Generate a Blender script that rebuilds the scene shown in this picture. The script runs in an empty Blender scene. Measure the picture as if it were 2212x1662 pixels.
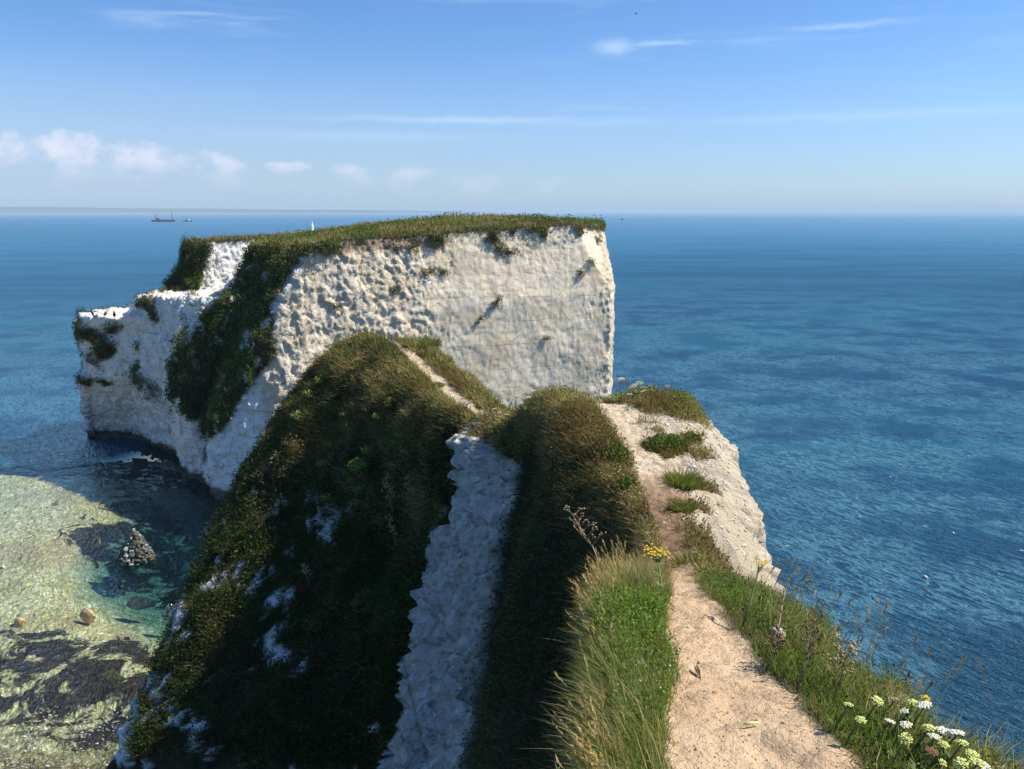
import bpy, math, random
import numpy as np
from mathutils import Vector, Matrix

SC = bpy.context.scene
COL = SC.collection
R = math.radians
rng = np.random.default_rng(7)
random.seed(7)

# ---------------------------------------------------------------- camera
EYE = 25.0                       # metres above the sea
PITCH = R(11.82)
cam = bpy.data.cameras.new("camera")
cam.sensor_width = 36.0
cam.lens = 36.0 * 1787.0 / 2212.0
cam.clip_start = 0.05
cam.clip_end = 120000.0
cam_o = bpy.data.objects.new("camera", cam)
cam_o.location = (0, 0, EYE)
cam_o.rotation_euler = (math.pi / 2 - PITCH, 0, 0)
COL.objects.link(cam_o)
SC.camera = cam_o

# ---------------------------------------------------------------- world, sun, exposure
SUN_EL, SUN_AZ = R(49), R(85)    # azimuth clockwise from +Y
SKY_STRENGTH, SUN_STRENGTH = 0.10, 4.7
SUND = Vector((math.sin(SUN_AZ) * math.cos(SUN_EL), math.cos(SUN_AZ) * math.cos(SUN_EL), math.sin(SUN_EL)))
sun = bpy.data.lights.new("sun", 'SUN')
sun.energy = SUN_STRENGTH
sun.angle = R(0.5)
sun.color = (1.0, 0.93, 0.81)
sun_o = bpy.data.objects.new("sun", sun)
sun_o.rotation_euler = (-SUND).to_track_quat('-Z', 'Y').to_euler()
sun_o.location = (40, 10, 80)
COL.objects.link(sun_o)

SC.render.engine = 'CYCLES'
SC.view_settings.view_transform = 'Standard'
SC.view_settings.look = 'None'
SC.view_settings.gamma = 1.0
SC.view_settings.exposure = 0.58
SC.view_settings.use_curve_mapping = False
SC.cycles.use_denoising = True
SC.cycles.max_bounces = 6
SC.cycles.diffuse_bounces = 3
SC.cycles.glossy_bounces = 2
SC.cycles.transmission_bounces = 2
SC.cycles.transparent_max_bounces = 8
SC.cycles.volume_bounces = 0
SC.cycles.caustics_reflective = False
SC.cycles.caustics_refractive = False


class NT:
    """small node-tree writer"""
    def __init__(self, tree):
        self.t = tree
        tree.nodes.clear()

    def n(self, typ, **kw):
        nd = self.t.nodes.new(typ)
        ins = kw.pop('ins', {})
        for k, v in kw.items():
            setattr(nd, k, v)
        for k, v in ins.items():
            if isinstance(v, bpy.types.NodeSocket):
                self.t.links.new(v, nd.inputs[k])
            else:
                nd.inputs[k].default_value = v
        return nd

    def link(self, a, b):
        self.t.links.new(a, b)

    def math(self, op, a, b=0.0, c=None, clamp=False):
        nd = self.n('ShaderNodeMath', operation=op, use_clamp=clamp)
        for i, v in enumerate((a, b, c)):
            if v is None:
                continue
            if isinstance(v, bpy.types.NodeSocket):
                self.t.links.new(v, nd.inputs[i])
            else:
                nd.inputs[i].default_value = v
        return nd.outputs[0]

    def mixc(self, f, a, b, blend='MIX'):
        nd = self.n('ShaderNodeMix', data_type='RGBA', blend_type=blend)
        for i, v in ((0, f), (6, a), (7, b)):
            if isinstance(v, bpy.types.NodeSocket):
                self.t.links.new(v, nd.inputs[i])
            else:
                if i and len(v) == 3:
                    v = (*v, 1)
                nd.inputs[i].default_value = v
        return nd.outputs[2]

    def ramp(self, f, stops):
        nd = self.n('ShaderNodeValToRGB')
        cr = nd.color_ramp
        while len(cr.elements) > 1:
            cr.elements.remove(cr.elements[-1])
        for i, (p, c) in enumerate(stops):
            e = cr.elements[0] if i == 0 else cr.elements.new(p)
            e.position = p
            if not hasattr(c, '__len__'):
                c = (c, c, c)
            e.color = (*c, 1)
        self.link(f, nd.inputs[0])
        return nd.outputs[0]

    def noise(self, vec, scale, detail=4.0, rough=0.55, dist=0.0, color=False):
        nd = self.n('ShaderNodeTexNoise', ins={'Vector': vec, 'Scale': scale, 'Detail': detail,
                                               'Roughness': rough, 'Distortion': dist})
        return nd.outputs['Color' if color else 'Fac']

    def map(self, vec, loc=(0, 0, 0), rot=(0, 0, 0), scale=(1, 1, 1)):
        nd = self.n('ShaderNodeMapping', ins={'Vector': vec, 'Location': loc, 'Rotation': rot, 'Scale': scale})
        return nd.outputs[0]

    def smooth(self, v, a, b):
        nd = self.n('ShaderNodeMapRange', interpolation_type='SMOOTHSTEP')
        self.link(v, nd.inputs[0])
        nd.inputs[1].default_value = a
        nd.inputs[2].default_value = b
        return nd.outputs[0]


world = bpy.data.worlds.new("World")
SC.world = world
world.use_nodes = True
w = NT(world.node_tree)
tc = w.n('ShaderNodeTexCoord').outputs['Generated']
skyn = w.n('ShaderNodeTexSky', sky_type='NISHITA', sun_disc=False, sun_elevation=SUN_EL,
           sun_rotation=SUN_AZ, altitude=10.0, air_density=1.0, dust_density=0.4, ozone_density=2.2)
sky_col = skyn.outputs[0]
# clouds: thin high cirrus plus a low row of cumulus, both given by direction
sep = w.n('ShaderNodeSeparateXYZ', ins={0: tc})
dx, dy, dz = sep.outputs
az = w.math('ARCTAN2', dx, dy)                     # 0 = +Y, positive to the right
hyp = w.math('SQRT', w.math('ADD', w.math('MULTIPLY', dx, dx), w.math('MULTIPLY', dy, dy)))
el = w.math('ARCTAN2', dz, hyp)
ae = w.n('ShaderNodeCombineXYZ', ins={0: az, 1: el}).outputs[0]
# cumulus heaps: (azimuth, elevation of base, half width, height) in degrees
HEAPS = [(a, e, w2 * 1.15, h2 * .72) for a, e, w2, h2 in [(-30.6, 3.35, 3.2, .9), (-26.8, 3.5, 3.4, 1.75), (-24.4, 3.5, 3.0, 1.55), (-20.2, 3.1, 1.7, .9), (-18.7, 2.7, 1.7, 1.15),
         (-14.6, 2.9, 1.5, .42), (-10.4, 2.5, 1.9, .75), (-7.0, 2.3, 2.0, .85), (-2.3, 2.0, 2.0, .9), (2.6, 2.0, 1.1, 1.0),
         (-40, 3.2, 5.0, 1.4), (-52, 3.4, 6.0, 1.7), (-70, 3.2, 7.0, 1.3), (-95, 3.2, 9.0, 1.8), (-130, 3.1, 9.0, 1.7)]]
wobble = w.noise(w.map(ae, scale=(1, 1.25, 1)), 26.0, 6.0, 0.62)
field = None
for a_, e_, hw, hh in HEAPS:
    u = w.math('DIVIDE', w.math('SUBTRACT', az, R(a_)), R(hw))
    v = w.math('DIVIDE', w.math('SUBTRACT', el, R(e_)), R(hh))
    vneg = w.math('MULTIPLY', w.math('MINIMUM', v, 0.0), 0.55)
    v2 = w.math('ADD', w.math('MAXIMUM', v, 0.0), vneg)
    r2 = w.math('ADD', w.math('MULTIPLY', u, u), w.math('MULTIPLY', v2, v2))
    f = w.math('SUBTRACT', 1.0, r2)
    field = f if field is None else w.math('MAXIMUM', field, f)
fieldn = w.math('ADD', field, w.math('MULTIPLY', w.math('SUBTRACT', wobble, 0.53), 5.2))
cum = w.math('MULTIPLY', w.smooth(fieldn, -0.15, 1.3), w.math('SUBTRACT', 1.0, w.math('MULTIPLY', 0.75, w.smooth(w.math('MULTIPLY', el, -1.0), R(-3.6), R(-1.5)))))
puff = w.noise(ae, 60.0, 4.0, 0.6)
cum_c = w.mixc(puff, (4.3, 4.7, 6.0), (7.0, 6.9, 7.6))
# cirrus wisps
cv = w.map(ae, rot=(0, 0, R(-3)), scale=(1.6, 16.0, 1))
cir = w.noise(cv, 3.1, 7.0, 0.6, 0.6)
cir = w.smooth(cir, 0.50, 0.84)
band = w.noise(w.map(ae, loc=(3.1, 0, 0), scale=(1.4, 5, 1)), 1.6, 3.0, 0.5)
cir = w.math('MULTIPLY', w.math('MULTIPLY', cir, w.smooth(band, 0.35, 0.72)), 0.50)
cir = w.math('MULTIPLY', cir, w.smooth(el, R(3), R(9)))
for a_, e_, hw, hh, st in [(-3.4, 5.9, 8.0, .22, .30), (5.5, 5.75, 5.0, .3, .16), (6.7, 10.3, 1.2, .38, .42), (9.4, 10.45, 2.0, .16, .34),
                           (20.8, 10.9, 3.4, .16, .28), (15.5, 10.4, 2.4, .2, .14), (-26.6, 12.95, 6.5, .28, .45), (-1, 13.4, 8.0, .35, .2),
                           (23, 5.7, 12.0, .30, .16), (-9, 4.8, 8, .35, .14), (-17, 11.6, 2.4, .14, .14)]:
    u = w.math('DIVIDE', w.math('SUBTRACT', az, R(a_)), R(hw))
    v = w.math('DIVIDE', w.math('SUBTRACT', el, w.math('ADD', R(e_), w.math('MULTIPLY', w.math('SUBTRACT', wobble, .5), .012))), R(hh))
    r2 = w.math('ADD', w.math('MULTIPLY', u, u), w.math('MULTIPLY', v, v))
    g = w.math('MULTIPLY', w.math('POWER', 2.718, w.math('MULTIPLY', r2, -1.0)), st)
    g = w.math('MULTIPLY', g, w.math('ADD', 0.45, w.noise(w.map(ae, scale=(1, 8, 1)), 9.0, 5.0, 0.6)))
    cir = w.math('MAXIMUM', cir, g)
up = w.smooth(el, 0.0, R(1))
SKY_TINT_LO, SKY_TINT_HI = (0.60, 0.78, 1.08), (0.44, 0.71, 1.02)
tint = w.mixc(w.smooth(el, R(0), R(20)), SKY_TINT_LO, SKY_TINT_HI)
sky_col = w.mixc(1.0, sky_col, tint, 'MULTIPLY')
# low veil of haze on the left under the cumulus
veil = w.math('MULTIPLY', w.math('SUBTRACT', 1.0, w.smooth(el, R(1.0), R(11.0))),
              w.math('ADD', 0.25, w.math('MULTIPLY', 0.5, w.math('SUBTRACT', 1.0, w.smooth(az, R(-40), R(20))))))
VEIL_C = (3.3, 4.15, 5.5)
c1 = w.mixc(veil, sky_col, VEIL_C)
c2 = w.mixc(w.math('MULTIPLY', cir, up), c1, (6.0, 6.9, 8.2))
c3 = w.mixc(w.math('MULTIPLY', w.math('MULTIPLY', cum, up), 0.8), c2, cum_c)
bg = w.n('ShaderNodeBackground', ins={'Color': c3, 'Strength': SKY_STRENGTH})
wo = w.n('ShaderNodeOutputWorld', ins={'Surface': bg.outputs[0]})


# ---------------------------------------------------------------- small tools
def at(x, y, Y):
    """photo position (2212 x 1662 frame) at ground distance Y -> world point"""
    u, v = (x - 1106) / 1787.0, (831 - y) / 1787.0
    cp, sp = math.cos(PITCH), math.sin(PITCH)
    d = (u, cp + v * sp, -sp + v * cp)
    t = Y / d[1]
    return np.array((d[0] * t, Y, EYE + d[2] * t))


def sea(x, y, z=0.0):
    u, v = (x - 1106) / 1787.0, (831 - y) / 1787.0
    cp, sp = math.cos(PITCH), math.sin(PITCH)
    d = (u, cp + v * sp, -sp + v * cp)
    t = (z - EYE) / d[2]
    return np.array((d[0] * t, d[1] * t, z))


def _h(ix, iy, iz, s):
    n = (ix * 374761393 + iy * 668265263 + iz * 2147483647 + s * 1274126177) & 0xFFFFFFFF
    n = ((n ^ (n >> 13)) * 1274126177) & 0xFFFFFFFF
    n = ((n ^ (n >> 16)) * 2246822519) & 0xFFFFFFFF
    return ((n ^ (n >> 15)) & 0xFFFFFF) / float(0xFFFFFF)


def vnoise(p, s=0):
    """value noise, -1..1; p is (N,3)"""
    p = np.asarray(p, float)
    i = np.floor(p).astype(np.int64)
    f = p - i
    f = f * f * f * (f * (f * 6 - 15) + 10)
    r = 0
    for a in (0, 1):
        wa = f[:, 0] if a else 1 - f[:, 0]
        for b in (0, 1):
            wb = f[:, 1] if b else 1 - f[:, 1]
            for c in (0, 1):
                wc = f[:, 2] if c else 1 - f[:, 2]
                r = r + wa * wb * wc * _h(i[:, 0] + a, i[:, 1] + b, i[:, 2] + c, s)
    return r * 2 - 1


def fbm(p, scale=1.0, oct=4, s=0, rough=0.5, stretch=(1, 1, 1)):
    p = np.asarray(p, float) * np.asarray(stretch) * scale
    a, tot, out = 1.0, 0.0, 0
    for k in range(oct):
        out = out + a * vnoise(p + 17.3 * k, s + k)
        tot += a
        a *= rough
        p = p * 2.03
    return out / tot


def ridged(p, scale=1.0, oct=4, s=0, stretch=(1, 1, 1)):
    p = np.asarray(p, float) * np.asarray(stretch) * scale
    a, tot, out = 1.0, 0.0, 0
    for k in range(oct):
        out = out + a * (1 - 2 * np.abs(vnoise(p + 9.1 * k, s + k)))
        tot += a
        a *= 0.5
        p = p * 2.1
    return out / tot


def worley(p, scale=1.0, s=0, stretch=(1, 1, 1)):
    """returns F1, F2 and a per-cell random value"""
    p = np.asarray(p, float) * np.asarray(stretch) * scale
    i = np.floor(p).astype(np.int64)
    f1 = np.full(len(p), 9.0)
    f2 = f1.copy()
    idv = np.zeros(len(p))
    for a in (-1, 0, 1):
        for b in (-1, 0, 1):
            for c in (-1, 0, 1):
                j = i + (a, b, c)
                q = j + np.stack([_h(j[:, 0], j[:, 1], j[:, 2], s + k) for k in (1, 2, 3)], 1)
                d = np.sqrt(((p - q) ** 2).sum(1))
                nr = d < f1
                f2 = np.where(nr, f1, np.minimum(f2, d))
                idv = np.where(nr, _h(j[:, 0], j[:, 1], j[:, 2], s + 9), idv)
                f1 = np.where(nr, d, f1)
    return f1, f2, idv


def sstep(x, a, b):
    t = np.clip((x - a) / (b - a), 0, 1)
    return t * t * (3 - 2 * t)


def mesh_np(name, V, F, mat=None, attrs=None, colors=None, smooth=True):
    """V (N,3); F (M,3) or (M,4)"""
    me = bpy.data.meshes.new(name)
    V = np.ascontiguousarray(V, dtype=np.float32)
    F = np.ascontiguousarray(F, dtype=np.int32)
    k = F.shape[1]
    me.vertices.add(len(V))
    me.vertices.foreach_set('co', V.ravel())
    me.loops.add(F.size)
    me.loops.foreach_set('vertex_index', F.ravel())
    me.polygons.add(len(F))
    me.polygons.foreach_set('loop_start', np.arange(0, F.size, k, dtype=np.int32))
    me.polygons.foreach_set('loop_total', np.full(len(F), k, dtype=np.int32))
    me.polygons.foreach_set('use_smooth', np.full(len(F), smooth, dtype=bool))
    me.update(calc_edges=True)
    for n_, a_ in (attrs or {}).items():
        at_ = me.attributes.new(n_, 'FLOAT', 'POINT')
        at_.data.foreach_set('value', np.ascontiguousarray(a_, dtype=np.float32))
    if colors is not None:
        at_ = me.color_attributes.new('col', 'FLOAT_COLOR', 'POINT')
        c4 = np.ones((len(V), 4), dtype=np.float32)
        c4[:, :3] = colors
        at_.data.foreach_set('color', c4.ravel())
    if mat:
        me.materials.append(mat)
    return me


def link(name, me, parent=None, label=None, cat=None, group=None, kind=None, loc=None):
    o = bpy.data.objects.new(name, me)
    COL.objects.link(o)
    if parent is not None:
        o.parent = parent
    if loc is not None:
        o.location = loc
    for k, v in (('label', label), ('category', cat), ('group', group), ('kind', kind)):
        if v:
            o[k] = v
    return o


def tri_normals(V, F):
    a, b, c = V[F[:, 0]], V[F[:, 1]], V[F[:, 2]]
    n = np.cross(b - a, c - a)
    if F.shape[1] == 4:
        n = n + np.cross(c - a, V[F[:, 3]] - a)
    l = np.linalg.norm(n, axis=1)
    return n / (l[:, None] + 1e-12), l * 0.5


def vert_normals(V, F):
    n, ar = tri_normals(V, F)
    vn = np.zeros_like(V)
    for k in range(F.shape[1]):
        for j in range(3):
            vn[:, j] += np.bincount(F[:, k], n[:, j] * ar, len(V))
    return vn / (np.linalg.norm(vn, axis=1)[:, None] + 1e-12)


def pchip(xs, ys, xq):
    """monotone cubic; ys (n, ...) ; xq (m,)"""
    xs = np.asarray(xs, float)
    ys = np.asarray(ys, float)
    h = np.diff(xs)
    hs = h.reshape((-1,) + (1,) * (ys.ndim - 1))
    d = np.diff(ys, axis=0) / hs
    m = np.zeros_like(ys)
    w1 = 2 * hs[1:] + hs[:-1]
    w2 = hs[1:] + 2 * hs[:-1]
    same = d[:-1] * d[1:] > 0
    with np.errstate(divide='ignore', invalid='ignore'):
        mm = (w1 + w2) / (w1 / d[:-1] + w2 / d[1:])
    m[1:-1] = np.where(same, mm, 0)
    m[0], m[-1] = d[0], d[-1]
    k = np.clip(np.searchsorted(xs, xq) - 1, 0, len(xs) - 2)
    t = ((xq - xs[k]) / h[k]).reshape((-1,) + (1,) * (ys.ndim - 1))
    hk = h[k].reshape(t.shape)
    return ((2 * t ** 3 - 3 * t ** 2 + 1) * ys[k] + (t ** 3 - 2 * t ** 2 + t) * hk * m[k]
            + (-2 * t ** 3 + 3 * t ** 2) * ys[k + 1] + (t ** 3 - t ** 2) * hk * m[k + 1])


# ---------------------------------------------------------------- materials
def new_mat(name):
    m = bpy.data.materials.new(name)
    m.use_nodes = True
    return m, NT(m.node_tree)


def attr(t, name):
    return t.n('ShaderNodeAttribute', attribute_name=name).outputs['Fac']


def mat_rock():
    """chalk with turf and soil where the mesh says so (attributes veg, soil, stain)"""
    m, t = new_mat('chalk')
    P = t.n('ShaderNodeNewGeometry').outputs['Position']
    far_ = t.smooth(t.n('ShaderNodeVectorMath', operation='LENGTH', ins={0: P}).outputs['Value'], 50., 60.)
    big = t.noise(P, 0.35, 4, 0.6)
    mid = t.noise(P, 2.3, 6, 0.62)
    fine = t.noise(P, 14.0, 5, 0.65)
    chalk = t.ramp(mid, [(0.25, (.56, .46, .32)), (0.45, (.70, .60, .445)), (0.7, (.80, .715, .57))])
    chalk = t.mixc(t.smooth(big, 0.42, 0.68), chalk, (.58, .485, .34))
    rst = t.smooth(t.noise(t.map(P, scale=(1, 1, .22)), .55, 5, .65), .56, .70)
    chalk = t.mixc(t.math('MULTIPLY', t.math('MULTIPLY', rst, far_), .55), chalk, (.47, .33, .20))
    gry = t.smooth(t.noise(t.map(P, scale=(1, 1, .45)), .38, 5, .7), .52, .66)
    chalk = t.mixc(t.math('MULTIPLY', t.math('MULTIPLY', gry, far_), .38), chalk, (.42, .41, .38))
    chalk = t.mixc(t.math('MINIMUM', t.math('MULTIPLY', attr(t, 'stain'), 1.6), 1.0), chalk, t.ramp(mid, [(.3, (.74, .74, .72)), (.7, (.92, .91, .89))]))  # shaded faces painted a paler, neutral chalk
    # grey-blue algae film and small dark flint pits
    gv = t.noise(t.map(P, scale=(1, 1, .35)), 3.4, 6, 0.7)
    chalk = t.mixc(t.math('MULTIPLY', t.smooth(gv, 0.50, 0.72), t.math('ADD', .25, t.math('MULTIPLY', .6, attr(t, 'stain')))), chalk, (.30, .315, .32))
    dash = t.smooth(t.noise(t.map(P, scale=(.7, .7, 2.6)), 1.5, 5, .65, .6), 0.63, 0.70)
    rows = t.smooth(t.noise(t.map(P, scale=(.05, .05, 1)), 1.6, 2, .5), .46, .56)
    chalk = t.mixc(t.math('MULTIPLY', t.math('MULTIPLY', dash, far_), t.math('ADD', .22, t.math('MULTIPLY', rows, .7), None, True)), chalk, (.15, .13, .10))
    sepz = t.n('ShaderNodeSeparateXYZ', ins={0: P}).outputs
    bedz = t.math('ADD', sepz[2], t.math('ADD', t.math('MULTIPLY', sepz[0], .02), t.math('MULTIPLY', t.noise(P, .5, 3, .5), .7)))
    bedl = t.math('ABSOLUTE', t.math('SUBTRACT', t.math('FRACT', t.math('DIVIDE', bedz, 2.3)), .5))
    bedl = t.math('MULTIPLY', t.math('MULTIPLY', t.math('SUBTRACT', 1.0, t.smooth(bedl, .012, .035)), far_), t.smooth(t.noise(t.map(P, scale=(1, 1, .3)), .45, 4, .6), .46, .58))
    chalk = t.mixc(t.math('MULTIPLY', bedl, .55), chalk, (.30, .25, .18))
    crk = t.n('ShaderNodeTexVoronoi', feature='DISTANCE_TO_EDGE', ins={'Vector': t.map(P, scale=(1, 1, .8)), 'Scale': .62})
    crk = t.math('MULTIPLY', t.math('SUBTRACT', 1.0, t.smooth(crk.outputs['Distance'], 0.0, .035)), t.smooth(t.noise(P, .6, 3, .5), .44, .56))
    chalk = t.mixc(t.math('MULTIPLY', crk, .5), chalk, (.24, .22, .19))
    pit = t.smooth(t.noise(t.map(P, scale=(1, 1, 1.4)), 4.2, 5, .62), 0.55, 0.60)
    pit = t.math('MULTIPLY', pit, t.math('MULTIPLY', t.math('SUBTRACT', 1.0, far_), t.math('MULTIPLY', attr(t, 'stain'), 2.0, None, True)))
    chalk = t.mixc(t.math('MULTIPLY', pit, .65), chalk, (.10, .10, .10))
    tz = t.n('ShaderNodeSeparateXYZ', ins={0: P}).outputs[2]
    tide = t.smooth(t.math('ADD', t.math('MULTIPLY', tz, -1.0), t.math('MULTIPLY', t.math('SUBTRACT', mid, .5), 2.2)), -1.5, -.7)
    chalk = t.mixc(t.math('MULTIPLY', tide, .9), chalk, (.055, .055, .035))
    soil = t.ramp(fine, [(0.3, (.16, .095, .055)), (0.7, (.34, .22, .13))])
    path = t.ramp(mid, [(0.25, (.58, .40, .235)), (0.75, (.72, .53, .34))])
    turf = t.ramp(t.noise(P, 5.0, 5, .65), [(0.3, (.022, .026, .010)), (0.5, (.05, .043, .02)), (0.72, (.085, .066, .034))])
    c = t.mixc(attr(t, 'path'), chalk, path)
    c = t.mixc(attr(t, 'soil'), c, soil)
    c = t.mixc(attr(t, 'veg'), c, turf)
    h1 = t.noise(P, 6.0, 8, 0.7)
    h2 = t.n('ShaderNodeTexVoronoi', feature='F1', ins={'Vector': P, 'Scale': 9.0}).outputs['Distance']
    h3 = t.n('ShaderNodeTexVoronoi', feature='F1', ins={'Vector': t.map(P, scale=(1, 1, .7)), 'Scale': 2.6}).outputs['Distance']
    h4 = t.noise(P, 1.9, 6, .65)
    hh = t.math('ADD', t.math('ADD', h1, t.math('MULTIPLY', h2, -0.45)), t.math('MULTIPLY', t.math('MULTIPLY', far_, t.math('ADD', .05, t.math('MULTIPLY', attr(t, 'rugged'), .6))), t.math('ADD', t.math('MULTIPLY', h3, -1.0), t.math('MULTIPLY', h4, 2.6))))
    rough_amt = t.math('SUBTRACT', 1.0, t.math('MULTIPLY', attr(t, 'path'), .45))
    bump = t.n('ShaderNodeBump', ins={'Height': t.math('MULTIPLY', hh, rough_amt), 'Distance': 0.17, 'Strength': t.math('SUBTRACT', .9, t.math('MULTIPLY', far_, t.math('SUBTRACT', .62, t.math('MULTIPLY', attr(t, 'rugged'), .5))))})
    b = t.n('ShaderNodeBsdfPrincipled', ins={'Base Color': c, 'Roughness': .92, 'Specular IOR Level': .15, 'Normal': bump.outputs[0]})
    t.n('ShaderNodeOutputMaterial', ins={'Surface': b.outputs[0]})
    return m


def mat_leafy(name='foliage', trans=.35, rough=.6):
    m, t = new_mat(name)
    c = t.n('ShaderNodeAttribute', attribute_name='col').outputs['Color']
    b = t.n('ShaderNodeBsdfPrincipled', ins={'Base Color': c, 'Roughness': rough, 'Specular IOR Level': .25})
    tr = t.n('ShaderNodeBsdfTranslucent', ins={'Color': t.mixc(1.0, c, (1.15, 1.25, .75), 'MULTIPLY')})
    mx = t.n('ShaderNodeMixShader', ins={0: trans, 1: b.outputs[0], 2: tr.outputs[0]})
    t.n('ShaderNodeOutputMaterial', ins={'Surface': mx.outputs[0]})
    return m


def mat_plain(name, col, rough=.7, var=.25, scale=8.0, spec=.3, bump=0.0):
    m, t = new_mat(name)
    P = t.n('ShaderNodeTexCoord').outputs['Object']
    nz = t.noise(P, scale, 4, .6)
    lo = tuple(c * (1 - var) for c in col)
    hi = tuple(min(1, c * (1 + var)) for c in col)
    c = t.ramp(nz, [(0.3, lo), (0.7, hi)])
    ins = {'Base Color': c, 'Roughness': rough, 'Specular IOR Level': spec}
    if bump:
        ins['Normal'] = t.n('ShaderNodeBump', ins={'Height': nz, 'Distance': bump, 'Strength': .8}).outputs[0]
    b = t.n('ShaderNodeBsdfPrincipled', ins=ins)
    t.n('ShaderNodeOutputMaterial', ins={'Surface': b.outputs[0]})
    return m


def mat_water():
    m, t = new_mat('sea_water')
    P = t.n('ShaderNodeNewGeometry').outputs['Position']
    dist = t.n('ShaderNodeVectorMath', operation='LENGTH', ins={0: P}).outputs['Value']
    # crests run along (0.52,-0.85); the water rides across them
    ang = math.atan2(0.85, 0.52)
    q = t.map(P, rot=(0, 0, ang))
    wv = t.noise(t.map(q, scale=(.36, 1.0, 1)), 1.4, 3, .58, 1.0)
    wv2 = t.noise(t.map(q, rot=(0, 0, .35), scale=(.45, 1.0, 1)), 2.9, 4, .6, .5)
    rip = t.noise(t.map(q, scale=(.6, 1, 1)), 6.0, 3, .6, .4)
    swell = t.noise(t.map(q, scale=(.4, 1, 1)), 0.16, 2, .5)
    w1 = t.math('SUBTRACT', 1.0, t.math('ABSOLUTE', t.math('MULTIPLY', t.math('SUBTRACT', wv, .5), 3.2)))
    w2 = t.math('SUBTRACT', 1.0, t.math('ABSOLUTE', t.math('MULTIPLY', t.math('SUBTRACT', wv2, .5), 3.2)))
    lagoon = attr(t, 'clear')
    calm = t.math('SUBTRACT', 1.0, t.math('MULTIPLY', lagoon, .84))
    h = t.math('ADD', t.math('MULTIPLY', w1, .30), t.math('MULTIPLY', w2, .16))
    h = t.math('ADD', h, t.math('MULTIPLY', rip, .05))
    h = t.math('ADD', t.math('MULTIPLY', h, calm), t.math('MULTIPLY', swell, .5))
    far = t.smooth(dist, 60.0, 900.0)
    st = t.math('SUBTRACT', 1.0, t.math('MULTIPLY', far, .45))
    bump = t.n('ShaderNodeBump', ins={'Height': h, 'Distance': 1.8, 'Strength': st})
    big = t.noise(t.map(P, scale=(.4, 1.5, 1)), .018, 5, .6, 1.2)
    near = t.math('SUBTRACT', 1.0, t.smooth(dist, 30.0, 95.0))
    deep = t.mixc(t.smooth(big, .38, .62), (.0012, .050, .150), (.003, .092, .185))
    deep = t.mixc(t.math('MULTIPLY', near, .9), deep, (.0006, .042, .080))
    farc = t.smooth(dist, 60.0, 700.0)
    deep = t.mixc(farc, deep, t.mixc(t.smooth(big, .4, .6), (.020, .115, .215), (.030, .145, .245)))  # body colour lightened with distance, haze painted in
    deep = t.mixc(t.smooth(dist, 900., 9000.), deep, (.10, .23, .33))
    crest = t.math('MULTIPLY', t.math('MULTIPLY', t.smooth(w1, .60, 1.0), t.smooth(w2, .2, .95)), t.smooth(t.noise(P, .09, 3, .6), .38, .58))
    crest = t.math('MULTIPLY', crest, t.math('SUBTRACT', 1.0, t.smooth(dist, 60., 400.)))
    deep = t.mixc(t.math('MULTIPLY', crest, .9), deep, (.09, .26, .36))  # streaks of reflected sky painted into the body colour along wave tops
    # rusty drifts of floating weed
    wd = t.noise(t.map(P, rot=(0, 0, .3), scale=(1, 3, 1)), .06, 5, .65, .5)
    wds = t.math('MULTIPLY', t.smooth(wd, .64, .74), t.math('MULTIPLY', t.noise(P, 1.6, 3, .6), .55))
    deep = t.mixc(t.math('MULTIPLY', wds, t.smooth(dist, 55., 80.)), deep, (.10, .055, .06))
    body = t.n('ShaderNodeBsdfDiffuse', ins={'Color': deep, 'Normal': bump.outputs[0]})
    clear = t.n('ShaderNodeBsdfTransparent', ins={'Color': t.mixc(attr(t, 'depth'), (.90, .93, .80), (.10, .34, .42))})
    under = t.n('ShaderNodeMixShader', ins={0: lagoon, 1: body.outputs[0], 2: clear.outputs[0]})
    rg = t.math('ADD', .07, t.math('MULTIPLY', t.smooth(dist, 50., 1200.), .30))
    gl = t.n('ShaderNodeBsdfGlossy', ins={'Color': (.62, .88, 1, 1), 'Roughness': rg, 'Normal': bump.outputs[0]})
    fr = t.n('ShaderNodeFresnel', ins={'IOR': 1.33, 'Normal': bump.outputs[0]}).outputs[0]
    fr = t.math('MINIMUM', fr, t.math('SUBTRACT', .80, t.math('MULTIPLY', t.smooth(dist, 40., 400.), .38)))
    mx = t.n('ShaderNodeMixShader', ins={0: fr, 1: under.outputs[0], 2: gl.outputs[0]})
    t.n('ShaderNodeOutputMaterial', ins={'Surface': mx.outputs[0]})
    return m


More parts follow.
